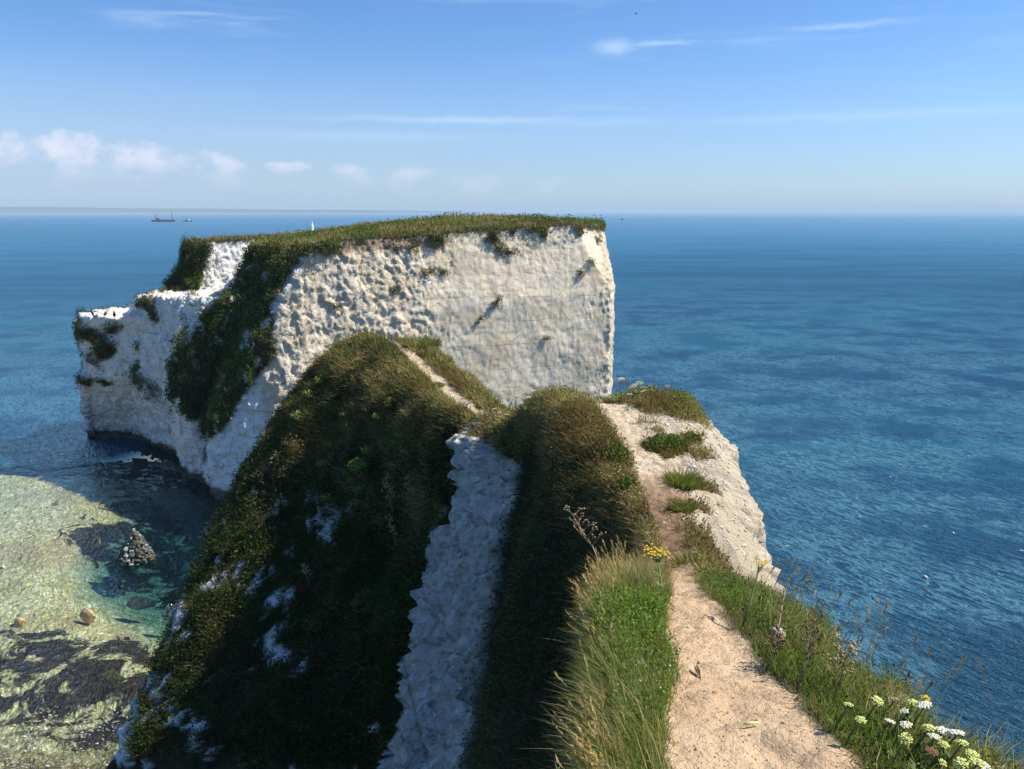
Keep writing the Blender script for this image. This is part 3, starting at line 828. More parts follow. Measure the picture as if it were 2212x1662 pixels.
# ---------------------------------------------------------------- vegetation tools
def pick(V, F, wv, n, seed):
    """n random points on the faces, weight per vertex; returns position, nearest vertex id"""
    r = np.random.default_rng(seed)
    fw = wv[F].mean(1) * tri_normals(V, F)[1]
    c = np.cumsum(fw)
    k = np.searchsorted(c, r.random(n) * c[-1])
    k = np.clip(k, 0, len(F) - 1)
    u, v = r.random((2, n, 1))
    q = F[k]
    p = (V[q[:, 0]] * (1 - u) * (1 - v) + V[q[:, 1]] * u * (1 - v) + V[q[:, 2]] * u * v + V[q[:, 3]] * (1 - u) * v)
    return p, q[:, 0]


def unit(a):
    return a / (np.linalg.norm(a, axis=-1, keepdims=True) + 1e-9)


def blades(P, D, H, Wd, bend, C, nseg=2, seed=1, tipc=None):
    """P base, D direction, H height, Wd width, bend vector added quadratically, C colour"""
    r = np.random.default_rng(seed)
    n = len(P)
    side = unit(np.cross(D, unit(r.normal(size=(n, 3)))))
    ts = np.linspace(0, 1, nseg + 1)
    V, CC = [], []
    for i, t in enumerate(ts):
        c = P + D * (H * t)[:, None] + bend * (t * t)
        cc = C if tipc is None else C * (1 - t) + tipc * t
        if i < nseg:
            wd = (Wd * (1 - .55 * t))[:, None] * .5 * side
            V += [c - wd, c + wd]
            CC += [cc, cc]
        else:
            V.append(c)
            CC.append(cc)
    k = 2 * nseg + 1
    V = np.stack(V, 1).reshape(-1, 3)
    CC = np.stack(CC, 1).reshape(-1, 3)
    loc = []
    for i in range(nseg - 1):
        a = 2 * i
        loc += [(a, a + 1, a + 3), (a, a + 3, a + 2)]
    a = 2 * (nseg - 1)
    loc.append((a, a + 1, a + 2))
    F = (np.arange(n)[:, None, None] * k + np.array(loc)[None]).reshape(-1, 3)
    return V, F, CC


def leaves(P, N, S, C, seed=1, asp=.55):
    r = np.random.default_rng(seed)
    n = len(P)
    a = unit(N * .6 + r.normal(size=(n, 3)) * .8)
    b = unit(np.cross(a, r.normal(size=(n, 3))))
    S = S[:, None]
    V = np.stack([P, P + a * S * .5 + b * S * asp * .5, P + a * S, P + a * S * .5 - b * S * asp * .5], 1).reshape(-1, 3)
    F = (np.arange(n)[:, None, None] * 4 + np.array([(0, 1, 2), (0, 2, 3)])[None]).reshape(-1, 3)
    return V, F, np.repeat(C, 4, 0)


def merge(parts):
    V, F, C, o = [], [], [], 0
    for v, f, c in parts:
        V.append(v)
        F.append(f + o)
        C.append(c)
        o += len(v)
    return np.concatenate(V), np.concatenate(F), np.concatenate(C)


PAL = {'green': (.10, .155, .022), 'bright': (.16, .235, .035), 'olive': (.20, .19, .045), 'straw': (.46, .35, .16),
       'brown': (.235, .145, .062), 'dark': (.034, .052, .012), 'pale': (.22, .23, .10), 'gold': (.46, .31, .12)}
PAL = {k: np.array(v) for k, v in PAL.items()}


def pal(names, prob, n, r, jit=.25, mix=None):
    A = np.array([PAL[k] for k in names])
    if mix is None:
        k = r.choice(len(names), n, p=np.array(prob) / sum(prob))
        c = A[k]
    else:
        t = np.clip(mix, 0, .9999) * (len(names) - 1)
        i = t.astype(int)
        f = (t - i)[:, None]
        c = A[i] * (1 - f) + A[i + 1] * f
    return c * (1 + jit * r.uniform(-1, 1, (n, 1))) * (1 + .12 * r.uniform(-1, 1, (n, 3)))


def veg_obj(name, parts, label, parent=None, kind='stuff', **kw):
    V, F, C = merge(parts)
    return link(name, mesh_np(name, V, F, M_LEAF, None, C, smooth=False), parent=parent, kind=kind, label=label, **kw)


UP = np.array((0, 0, 1.0))


def turf(mask, n, hr, wr, cnames, cscale, seed, lean=(0, 0, 0), rand=.35, nseg=2, prob=None, bend=.35, patch_seed=0, nrm=.6, cluster=0.0):
    r = np.random.default_rng(seed)
    P, vi = pick(RV2, RF, mask, n, seed)
    if cluster:                        # gather blades into tufts
        k = fbm(P, 1 / cluster, 2, seed + 5)
        P = P[k > -.25]
        vi = vi[k > -.25]
        n = len(P)
    Nn = RN[vi]
    D = unit(Nn * nrm + UP * (1 - nrm) + r.normal(size=(n, 3)) * rand + np.array(lean))
    H = r.uniform(*hr, n) * (1 + .5 * fbm(P, 2.0, 2, seed + 1))
    Wd = r.uniform(*wr, n)
    mixv = None if prob is not None else .5 + cscale * fbm(P, .9, 4, patch_seed) + .25 * r.uniform(-1, 1, n)
    C = pal(cnames, prob, n, r, .3, mixv)
    B = (unit(r.normal(size=(n, 3)) + np.array(lean) * 2) * bend - UP * bend * .5) * H[:, None]
    return blades(P - Nn * .01, D, H, Wd, B, C, nseg, seed)


def foliage(mask, n, sr, cnames, cscale, seed, lift=.05, prob=None, V=None, F=None, NN=None, thr=None, pscale=.9, patch_seed=0):
    V = RV2 if V is None else V
    F = RF if F is None else F
    NN = RN if NN is None else NN
    r = np.random.default_rng(seed)
    P, vi = pick(V, F, mask, n, seed)
    if thr is not None:
        k = fbm(P, thr[0], 3, seed + 3) > thr[1]
        P, vi = P[k], vi[k]
        n = len(P)
    Nn = NN[vi]
    P = P + Nn * (r.random((n, 1)) * lift) + UP * (r.random((n, 1)) * lift)
    mixv = None if prob is not None else .5 + cscale * fbm(P, pscale, 4, patch_seed) + .25 * r.uniform(-1, 1, n)
    C = pal(cnames, prob, n, r, .35, mixv)
    return leaves(P, unit(Nn + UP), r.uniform(*sr, n), C, seed)


def stalks(P, D, H, C, headc, seed, head=.07, bend=None, hw=.006, sw=.0022):
    """flowering grass stems with narrow seed heads"""
    r = np.random.default_rng(seed)
    n = len(P)
    B = (unit(r.normal(size=(n, 3))) * .12 - UP * .05) * H[:, None] if bend is None else bend
    out = [blades(P, D, H, np.full(n, sw), B, C, 3, seed)]
    m = 11
    t = np.linspace(1 - .99, 1, m)
    hl = head * r.uniform(.7, 1.3, n)
    tip = P + D * H[:, None] + B
    ax = unit(D * H[:, None] + 2 * B)
    for i in range(m):
        f = i / (m - 1)
        p = tip - ax * (hl * f)[:, None]
        d = unit(ax + r.normal(size=(n, 3)) * .35)
        s = hw * (1 - .5 * f) * 2.2 * r.uniform(.7, 1.3, n)
        out.append(blades(p, d, s * 1.7, s * .55, np.zeros((n, 3)), headc, 1, seed + i))
    return out


YV, CIV = RV2[:, 1], CI
near = sstep(-YV, -5.8, -5.0) * (YV > .6)
mid = sstep(YV, 5.0, 5.8) * sstep(-YV, -13.9, -13.2)
farz = sstep(YV, 13.2, 13.9) * sstep(-YV, -25.8, -25.3)
VG = VEG * (1 - .8 * SOIL)
Lm, Rm = (CIV < 7.2), (CIV > 7.8)
edgeL = sstep(-CIV, -7.0, -6.75)
vis = (CIV > 2.0)

r_ = np.random.default_rng(5)
# -- near left bank
mL = near * Lm * VG * (CIV > 3.4)
n1 = mL * sstep(CIV, 5.1, 5.5)
clover = n1 * sstep(YV, 2.35, 2.6) * sstep(-YV, -3.9, -3.6) * sstep(CIV, 5.3, 5.8)
parts = [turf(n1, 46000, (.05, .15), (.0022, .005), ['green', 'bright', 'olive', 'straw'], .8, 11, (-.08, .1, 0), bend=.5, patch_seed=71),
         turf(n1, 13000, (.08, .20), (.002, .004), ['olive', 'pale', 'straw', 'gold'], .7, 12, (-.14, .1, 0), bend=.5, nseg=3, patch_seed=72),
         turf(mL * (CIV < 5.3), 12000, (.04, .12), (.004, .008), ['dark', 'dark', 'green'], .5, 13, (-.1, 0, 0), bend=.5, patch_seed=73),  # shaded flank below the bank, its darkness put into the blade colour
         foliage(clover, 15000, (.008, .02), ['green', 'bright', 'bright', 'pale'], .4, 14, .07, patch_seed=74)]
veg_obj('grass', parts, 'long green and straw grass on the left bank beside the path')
P, vi = pick(RV2, RF, n1 * sstep(-CIV, -6.4, -5.6) * (sstep(YV, 3.7, 4.3) + sstep(-YV, -2.5, -2.0) * 1.3 + .25), 620, 15)
n = len(P)
D = unit(UP * .9 + np.array((-.30, .12, 0)) + r_.normal(size=(n, 3)) * .2)
sc = pal(['straw', 'pale', 'gold'], [.4, .3, .3], n, r_)
hc = pal(['gold', 'straw'], [.55, .45], n, r_)
parts = stalks(P, D, r_.uniform(.14, .28, n), sc, hc, 16, .055)
veg_obj('seeding_grass', parts, 'golden seed heads standing above the grass on the left bank')
# -- near right bank
mR = near * Rm * VG
n2 = np.clip(mR * sstep(-CIV, -9.9, -9.5) + .7 * near * (CIV > 9.0) * (CIV < 9.8), 0, 1)
dry = n2 * sstep(-CIV, -8.75, -8.3)
parts = [turf(n2, 42000, (.035, .11), (.002, .0045), ['straw', 'green', 'bright', 'olive', 'bright'], .9, 21, (.2, .1, 0), bend=.5, patch_seed=81),
         turf(dry, 24000, (.015, .05), (.0018, .0035), ['straw', 'brown', 'olive'], .4, 22, (.0, .0, 0), bend=.8, patch_seed=82, rand=.8),
         turf(n2 * sstep(CIV, 8.5, 8.9), 13000, (.06, .14), (.002, .0045), ['bright', 'green', 'straw', 'olive', 'green'], .9, 23, (.2, .1, 0), bend=.6, nseg=3, patch_seed=83),
         foliage(n2, 17000, (.006, .016), ['dark', 'green', 'bright', 'pale'], .6, 24, .06, patch_seed=84)]
veg_obj('grass', parts, 'green tangled grass on the right bank at the cliff edge')
P, vi = pick(RV2, RF, n2 * sstep(CIV, 8.6, 9.0) * (.3 + (YV > 2.3)), 170, 25)
n = len(P)
D = unit(UP + np.array((.25, .1, 0)) + r_.normal(size=(n, 3)) * .2)
parts = stalks(P, D, r_.uniform(.14, .36, n), pal(['olive', 'brown', 'straw'], [.3, .3, .4], n, r_), pal(['brown', 'straw'], [.5, .5], n, r_), 26, .05)
veg_obj('seeding_grass', parts, 'thin brown seed heads leaning over the sea edge on the right bank')
# -- short dead grass creeping in from both edges of the path
creep = sstep(.5 - np.abs(CIV - 7.5) - pw + .62, .0, .1) * sstep(np.abs(CIV - 7.5), .33, .5) * near
parts = [turf(np.clip(creep, 0, 1), 5000, (.01, .04), (.0015, .003), ['straw', 'brown', 'olive'], .4, 31, bend=1.0, rand=1.2, patch_seed=91)]
veg_obj('grass', parts, 'short dead grass trodden flat along the edges of the path')
# -- middle knoll
mM = mid * VG * (CIV > 2.2)
topM = mM * sstep(CIV, 4.2, 5.0)
parts = [turf(topM, 62000, (.05, .17), (.005, .010), ['brown', 'straw', 'brown', 'olive', 'brown', 'dark'], 1.3, 41, (-.03, .03, 0), rand=.65, bend=.5, patch_seed=101),
         turf(topM * sstep(fbm(RV2, .8, 3, 102), .0, .3), 16000, (.05, .15), (.005, .010), ['brown', 'straw', 'brown'], .8, 42, (-.1, 0, 0), bend=.7, patch_seed=103),
         foliage(topM, 24000, (.015, .04), ['brown', 'dark', 'olive', 'straw', 'green'], 1.0, 43, .08, patch_seed=104),
         turf(mM * (CIV < 5.0), 26000, (.06, .18), (.008, .016), ['dark', 'dark', 'brown', 'dark'], .6, 44, (-.1, -.1, 0), bend=.6, patch_seed=105),  # shadowed hollow and flank, shade painted as dark blades and leaves
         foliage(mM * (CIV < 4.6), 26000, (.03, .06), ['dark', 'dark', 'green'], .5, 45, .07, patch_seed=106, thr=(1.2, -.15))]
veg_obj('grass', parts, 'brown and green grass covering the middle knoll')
eR = mid * (CIV > 8.6) * (CIV < 9.5) * sstep(YV, 11.3, 11.7)
parts = [turf(np.clip(eR, 0, 1), 5000, (.06, .20), (.004, .009), ['olive', 'straw', 'brown', 'straw'], .7, 46, (.15, 0, 0), bend=.4, patch_seed=107),
         foliage(np.clip(eR, 0, 1), 3500, (.02, .05), ['green', 'olive', 'pale'], .5, 47, .12)]
veg_obj('grass', parts, 'tall tufty grass on the right rim behind the bare top')
# -- second knoll
mF = farz * VG * vis
sunny = mF * sstep(RV2[:, 2], 17.5, 19.5)  # upper slope, its sunlit tones put into the palette
parts = [turf(sunny, 62000, (.08, .26), (.010, .020), ['brown', 'olive', 'straw', 'straw', 'dark'], 1.3, 51, (-.15, 0, 0), rand=.45, bend=.5, patch_seed=111),
         turf(mF * sstep(RV2[:, 2], 17.0, 18.5), 24000, (.10, .25), (.016, .034), ['brown', 'dark', 'olive', 'dark', 'brown'], 1.2, 52, (-.25, -.1, 0), rand=.5, bend=.5, patch_seed=112),
         turf(mF * sstep(-RV2[:, 2], -18.5, -17.0), 34000, (.08, .20), (.014, .030), ['dark', 'dark', 'green', 'dark', 'brown', 'dark'], 1.0, 57, (-.2, -.1, 0), rand=.5, bend=.5, patch_seed=116),  # lower slope darkened in colour to imitate shade
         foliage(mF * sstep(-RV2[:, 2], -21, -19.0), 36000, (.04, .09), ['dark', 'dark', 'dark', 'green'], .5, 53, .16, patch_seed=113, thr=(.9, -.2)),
         foliage(sunny, 9000, (.04, .08), ['green', 'bright', 'olive'], .6, 54, .14, patch_seed=114, thr=(1.3, .28))]
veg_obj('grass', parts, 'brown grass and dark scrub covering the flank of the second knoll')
tuf = farz * ((CIV > 8.7) & (CIV < 9.45)) + farz * .6 * ((CIV > 5.6) & (CIV < 6.9)) * VG
parts = [turf(np.clip(tuf, 0, 1), 24000, (.06, .22), (.008, .016), ['olive', 'straw', 'green', 'brown'], .7, 55, (.1, 0, 0), bend=.45, patch_seed=115)]
veg_obj('grass', parts, 'grass fringe along the path over the second knoll')
# -- sea stack
VS = np.clip(VEGS, 0, 1)
topS = VS * sstep(SN2[:, 2], .5, .8)
sideS = VS * (1 - sstep(SN2[:, 2], .5, .8)) * (SV2[:, 1] < 96)
front = sstep(-SV2[:, 1] + .4 * SV2[:, 0], -99, -90)
r = np.random.default_rng(61)


def tufts(V, F, NN, mask, n, hr, wr, cn, sc_, seed, prob=None, lean=(0, 0, 0), ps=0):
    r = np.random.default_rng(seed)
    P, vi = pick(V, F, mask, n, seed)
    D = unit(NN[vi] * .5 + UP * .7 + r.normal(size=(n, 3)) * .3 + np.array(lean))
    H = r.uniform(*hr, n) * (1 + .6 * fbm(P, .5, 2, seed + 1))
    mixv = .5 + sc_ * fbm(P, .3, 4, ps) + .2 * r.uniform(-1, 1, n)
    return blades(P, D, H, r.uniform(*wr, n), unit(r.normal(size=(n, 3))) * .2 * H[:, None], pal(cn, prob, n, r, .3, mixv), 1, seed)


parts = [tufts(SV2, SF, SN2, topS * (.4 + front), 30000, (.2, .5), (.05, .10), ['olive', 'brown', 'straw', 'green', 'olive'], .9, 62, ps=121),
         foliage(topS * front, 14000, (.12, .28), ['dark', 'green', 'olive'], .6, 63, .35, V=SV2, F=SF, NN=SN2, thr=(.35, .0), pscale=.3)]
veg_obj('turf', parts, 'rough grass and low scrub on top of the sea stack')
parts = [foliage(sideS, 64000, (.12, .26), ['dark', 'dark', 'green', 'olive'], .6, 64, .4, V=SV2, F=SF, NN=SN2, pscale=.35, thr=(.6, -.32)),
         tufts(SV2, SF, SN2, sideS, 14000, (.15, .35), (.05, .09), ['dark', 'brown', 'dark', 'olive'], .6, 65, ps=122)]
veg_obj('ground_cover', parts, 'dark scrub hanging down the shaded side of the sea stack')

# ---------------------------------------------------------------- builders for countable things
def simple(name, col, rough=.7, **k):
    return mat_plain(name, col, rough, **k)


M_STEM = simple('plant_stem', (.12, .15, .05))
M_DRY = simple('dry_stem', (.30, .21, .12))
M_DARKSTEM = simple('dark_stem', (.07, .05, .035))
M_WHITEF = simple('white_petal', (.76, .72, .56), var=.08)
M_CREAMF = simple('cream_petal', (.72, .66, .46), var=.1)
M_YGF = simple('yellow_green_petal', (.60, .64, .20), var=.12)
M_TANF = simple('seed_head', (.42, .30, .15), var=.2)
M_BROWNF = simple('brown_seed_head', (.20, .11, .05), var=.2)
M_YELF = simple('yellow_petal', (.72, .48, .02), var=.1)
M_STONE = simple('chalk_stone', (.33, .325, .29), .9, var=.3, scale=3, bump=.05)
M_STONEW = simple('wet_stone', (.11, .105, .08), .6, var=.45, scale=3, bump=.05)
M_STONEB = simple('buff_stone', (.62, .44, .24), .9, var=.2, scale=3, bump=.05)
M_STONEC = simple('cream_stone', (.78, .74, .60), .9, var=.1, scale=3, bump=.05)
M_BLACK = simple('black_feather', (.012, .012, .015), .5)
M_WHITE = simple('white_feather', (.80, .80, .78), .6, var=.05)
M_GREY = simple('grey_feather', (.36, .38, .42), .6, var=.1)
M_BEAK = simple('beak', (.65, .40, .06), .4)
M_HULL = simple('dark_hull', (.02, .035, .07), .5, var=.2, scale=.3)
M_RUST = simple('rust_deck', (.28, .12, .08), .7, scale=.3)
M_CABIN = simple('white_paint', (.80, .79, .76), .4, var=.05, scale=.3)
M_SAIL = simple('sail_cloth', (.72, .73, .72), .8, var=.06, scale=.3)


def tube_np(path, rad, sides=6, cap=True):
    path = np.asarray(path, float)
    n = len(path)
    rad = np.broadcast_to(np.asarray(rad, float), (n,))
    tan = unit(np.gradient(path, axis=0))
    ref = np.array((0, 0, 1.0)) if abs(tan[0, 2]) < .9 else np.array((1.0, 0, 0))
    a = unit(np.cross(tan, ref))
    b = unit(np.cross(tan, a))
    an = np.linspace(0, 2 * np.pi, sides, endpoint=False)
    V = path[:, None] + rad[:, None, None] * (np.cos(an)[None, :, None] * a[:, None] + np.sin(an)[None, :, None] * b[:, None])
    V = V.reshape(-1, 3)
    F = []
    for i in range(n - 1):
        for j in range(sides):
            k = (j + 1) % sides
            p, q = i * sides, (i + 1) * sides
            F += [(p + j, p + k, q + k), (p + j, q + k, q + j)]
    if cap:
        for s_, o in ((0, 1), (n - 1, -1)):
            for j in range(1, sides - 1):
                t = (s_ * sides, s_ * sides + j, s_ * sides + j + 1)
                F.append(t if o < 0 else t[::-1])
    return V, np.array(F)


def joinm(lst):
    V, F, o = [], [], 0
    for v, f in lst:
        V.append(v)
        F.append(f + o)
        o += len(v)
    return np.concatenate(V), np.concatenate(F)


def ico(sub=1):
    bm = bmesh.new()
    bmesh.ops.create_icosphere(bm, subdivisions=sub, radius=1)
    V = np.array([v.co[:] for v in bm.verts])
    F = np.array([[v.index for v in f.verts] for f in bm.faces])
    bm.free()
    return V, F


ICO1, ICO2, ICO3 = ico(1), ico(2), ico(3)


def blob(c, r, base=ICO1):
    return base[0] * np.asarray(r) + np.asarray(c), base[1]


def boxm(x0, x1, y0, y1, z0, z1):
    V = np.array([(x, y, z) for z in (z0, z1) for y in (y0, y1) for x in (x0, x1)], float)
    F = np.array([(0, 2, 3), (0, 3, 1), (4, 5, 7), (4, 7, 6), (0, 1, 5), (0, 5, 4), (2, 6, 7), (2, 7, 3), (0, 4, 6), (0, 6, 2), (1, 3, 7), (1, 7, 5)])
    return V, F


def part(name, vf, mat, parent, smooth=True, **k):
    return link(name, mesh_np(name, vf[0], vf[1], mat, smooth=smooth), parent=parent, **k)


def root(name, loc, label, cat, group=None, rz=0.0):
    o = link(name, None, label=label, cat=cat, group=group, loc=tuple(float(v) for v in loc))
    o.rotation_euler = (0, 0, rz)
    return o


_topsel = np.where((CI > 4.6) & (CI < 10.0))[0]
_topV = RV2[_topsel]


def ground(x, y):
    d = (_topV[:, 0] - x) ** 2 + (_topV[:, 1] - y) ** 2
    m = d < max(d.min() * 4, .0025)
    return float(_topV[m, 2].max())


def umbel_mesh(Rr, n, seed, size=None, dome=.25, tilt=0):
    """a flat-topped flower head: many tiny florets carried on rays"""
    r = random.Random(seed)
    out = []
    size = size or Rr * .20
    for i in range(n):
        a = i * 2.399963 + r.uniform(-.25, .25)
        q = math.sqrt((i + .5) / n) * Rr
        x, y = q * math.cos(a), q * math.sin(a)
        z = Rr * dome * (1 - (q / Rr) ** 2) + r.uniform(-.06, .06) * Rr
        s = size * r.uniform(.75, 1.25)
        out.append(blob((x, y, z), (s, s, s * .55)))
    return joinm(out)


def umbel_plant(name, head, base, Rr, mat, label, group, n=22, seed=0, stem=M_STEM, sr=.0028, nleaf=4, cat='flower', dome=.25):
    """head, base: world points"""
    o = root(name, base, label, cat, group)
    h = np.asarray(head) - np.asarray(base)
    mid_ = h * .55 + np.array((h[1], -h[0], 0)) * .05
    neck = h - np.array((0, 0, Rr * .45))
    pth = [np.zeros(3) - (0, 0, .02), mid_ * .5, mid_, neck]
    stv = [tube_np(pth, [sr * 1.3, sr * 1.15, sr, sr * .9], 5)]
    rnd = random.Random(seed)
    for i in range(9):
        a = i * 2.4
        q = Rr * (.45 + .5 * ((i * 7) % 9) / 9)
        stv.append(tube_np([neck, neck + np.array((q * math.cos(a) * .5, q * math.sin(a) * .5, Rr * .3)), h + np.array((q * math.cos(a), q * math.sin(a), -Rr * .02))], sr * .4, 3, False))
    part('stem', joinm(stv), stem, o)
    V, F = umbel_mesh(Rr, n, seed, dome=dome)
    tx, ty = rnd.uniform(-.35, .35), rnd.uniform(-.35, .25)
    M = np.array(Matrix.Rotation(tx, 3, 'X') @ Matrix.Rotation(ty, 3, 'Y'))
    part('flower_head', (V @ M.T + h, F), mat, o)
    if nleaf:
        H = float(np.linalg.norm(h))
        for k in range(nleaf):
            a = rnd.uniform(0, 6.28)
            L = H * rnd.uniform(.25, .45)
            p0 = mid_ * rnd.uniform(.1, .8)
            tips = []
            for j in range(3):
                aa = a + (j - 1) * .5
                d = np.array((math.cos(aa), math.sin(aa), .6))
                q = p0 + d * L * rnd.uniform(.7, 1)
                s = np.array((-math.sin(aa), math.cos(aa), 0)) * L * .10
                m_ = (p0 + q) / 2
                tips.append((np.array([p0, m_ + s, q, m_ - s]), np.array([(0, 1, 2), (0, 2, 3)])))
            V, F = joinm(tips)
            link('leaf', mesh_np('leaf', V, F, M_LEAF, None, np.tile(PAL['green'] * 1.1, (len(V), 1)), smooth=False), parent=o)
    return o


# -- flowers on the near right bank, at the cliff edge
NEARF = [(1832, 1523, 2.36, .021, 'yg'), (1895, 1515, 2.40, .026, 'yg'), (1932, 1511, 2.44, .020, 'tan'), (1996, 1524, 2.33, .032, 'w'),
         (1973, 1519, 2.38, .024, 'yg'), (1999, 1508, 2.40, .020, 'yel'), (1954, 1536, 2.30, .019, 'w'), (1922, 1558, 2.27, .021, 'w'),
         (1957, 1566, 2.22, .024, 'c'), (1859, 1556, 2.25, .023, 'yg'), (2006, 1573, 2.20, .024, 'yg'), (2036, 1579, 2.21, .028, 'w'),
         (2018, 1591, 2.15, .026, 'c'), (2066, 1583, 2.18, .032, 'w'), (1956, 1597, 2.12, .026, 'yg'), (1996, 1588, 2.20, .019, 'b'),
         (2038, 1609, 2.10, .022, 'yg'), (2077, 1606, 2.11, .026, 'yg'), (2012, 1624, 2.05, .023, 'b'), (2100, 1632, 2.06, .026, 'yg'),
         (2110, 1648, 2.01, .030, 'yg'), (2076, 1650, 2.00, .025, 'yg'), (2036, 1648, 2.01, .016, 'yg'), (2124, 1655, 2.03, .026, 'w')]
FM = {'w': (M_WHITEF, 'white'), 'c': (M_CREAMF, 'cream'), 'yg': (M_YGF, 'yellow green'), 'yel': (M_YELF, 'deep yellow'),
      'tan': (M_TANF, 'tan gone-to-seed'), 'b': (M_BROWNF, 'brown gone-to-seed')}
where = ['lone one far left of the bunch', 'second from the left of the bunch, high on the bank', 'on the skyline left of the big white head', 'the biggest white one, on the skyline of the bank',
         'tucked against the left side of the biggest white head', 'topmost of all, just behind the biggest white head', 'small, just below left of the biggest white head', 'the lower left of the white ones above the path',
         'in the middle of the bunch below the biggest white head', 'low on the left, among grass away from the bunch', 'just left of the pair of flat white heads', 'overlapping its yellow neighbour, middle of the bunch',
         'lying low in front of the flat white pair', 'flat and tilted, standing out against the water', 'round, on the lower left of the dense bunch', 'shrivelled, between yellow heads at the centre of the bunch',
         'below the cream head in the middle of the bunch', 'directly under the tilted white head against the water', 'flat shrivelled disc low over the grass', 'on the right edge of the bunch above the corner pair',
         'the large one at the bottom right corner', 'the lowest one, just left of the corner', 'the smallest one near the bottom edge', 'tilted at the very bottom right corner']
for i, (x, y, Yd, rr_, k) in enumerate(NEARF):
    p = at(x, y, Yd)
    bx_ = min(p[0] - .03, 1.42)
    by_ = Yd + .02
    gz = ground(bx_, by_)
    if gz > p[2] - .05:
        gz = p[2] - .06
    m_, cn = FM[k]
    umbel_plant('flower', p, (bx_, by_, gz), rr_ * .74, m_, '%s umbel flower, %s' % (cn, where[i]), 'umbel flowers at the cliff edge beside the path',
                n=38 if rr_ > .02 else 26, seed=i + 1, dome=.4 if k == 'yg' else .15)

# -- umbels standing along the skyline of the middle knoll and on it
MIDF = [(1116, 857, 12.9, 'w', 'leftmost of those on the skyline in front of the pale cliff'), (1152, 845, 12.7, 'w', 'tall, leaning, left part of the mound skyline'),
        (1158, 838, 12.8, 'tan', 'the upper of a close pair left on the mound skyline'), (1179, 838, 12.6, 'tan', 'tall and alone on the mound skyline'),
        (1136, 852, 12.7, 'b', 'dark one on the left of the mound skyline'), (1140, 859, 12.6, 'c', 'right under the dark head left on the skyline'),
        (1126, 871, 12.4, 'w', 'low on the left shoulder of the mound'), (1104, 870, 12.9, 'w', 'near the saddle, far left of the mound'),
        (1094, 896, 12.6, 'w', 'on the dark edge above the chalk gully'), (1202, 892, 11.5, 'w', 'uppermost of three on the dark side of the mound'),
        (1202, 901, 11.4, 'w', 'middle of three on the dark side of the mound'), (1204, 917, 11.2, 'w', 'lowest of three on the dark side of the mound'),
        (1251, 854, 12.2, 'w', 'right part of the mound skyline near the path'), (1293, 841, 12.9, 'w', 'right where the bare path meets the skyline'),
        (1285, 855, 12.7, 'w', 'low beside the head of the bare path'), (1350, 825, 12.6, 'b', 'the big dark one against the sea'),
        (1342, 820, 12.8, 'w', 'small, left of the big dark one against the sea'), (1334, 818, 12.9, 'tan', 'farthest left of the tall group against the sea'),
        (1370, 833, 12.5, 'w', 'beside the big dark one against the sea'), (1381, 828, 12.5, 'yg', 'against the sea, right of the big dark one'),
        (1364, 838, 12.3, 'tan', 'in the grass under the big dark one'), (1360, 853, 12.0, 'w', 'low in the grass right of the path head'),
        (1391, 837, 12.2, 'tan', 'above a white one on the rim'), (1389, 846, 12.1, 'w', 'under a tan one on the rim'),
        (1441, 835, 12.0, 'tan', 'the tall far-right one standing alone against the sea'), (1428, 847, 12.0, 'b', 'thin dark one left of the lone tall one'),
        (1479, 896, 11.6, 'w', 'at the right end of the rim grass'), (1497, 897, 11.6, 'c', 'the last one before the bare chalk corner'),
        (1400, 932, 10.75, 'w', 'on the left side of the low bush'), (1418, 941, 10.6, 'w', 'at the front of the low bush'),
        (1488, 938, 10.9, 'w', 'on the chalk corner, left of a pair'), (1506, 938, 10.9, 'w', 'on the chalk corner, right of a pair'),
        (1289, 939, 10.6, 'w', 'topmost of the bunch left of the bare path'), (1282, 953, 10.4, 'w', 'left in the bunch beside the bare path'),
        (1296, 948, 10.5, 'w', 'centre of the bunch beside the bare path'), (1318, 957, 10.3, 'w', 'right in the bunch beside the bare path'),
        (1274, 960, 10.3, 'w', 'lower left of the bunch beside the bare path'), (1310, 951, 10.4, 'yel', 'between white ones beside the bare path'),
        (1289, 971, 10.1, 'c', 'lowest of the bunch beside the bare path'), (1060, 903, 15.3, 'w', 'on the saddle at the foot of the farther path'),
        (1078, 892, 14.6, 'w', 'on the saddle just right of the farther path'), (1068, 884, 15.2, 'c', 'on the saddle beside the farther path end')]
for i, (x, y, Yd, k, wh) in enumerate(MIDF):
    p = at(x, y, Yd)
    gz = ground(p[0] - .02, Yd)
    gz = min(gz, p[2] - .06)
    gz = max(gz, p[2] - .40)
    m_, cn = FM[k]
    umbel_plant('flower', p, (p[0] - .02, Yd, gz), .062 if 'big' in wh else random.uniform(.036, .050), m_, 'small %s umbel flower, %s' % (cn, wh),
                'umbel flowers on the middle knoll', n=14, seed=100 + i, sr=.005, stem=M_DRY if k in ('b', 'tan') else M_STEM, nleaf=2)


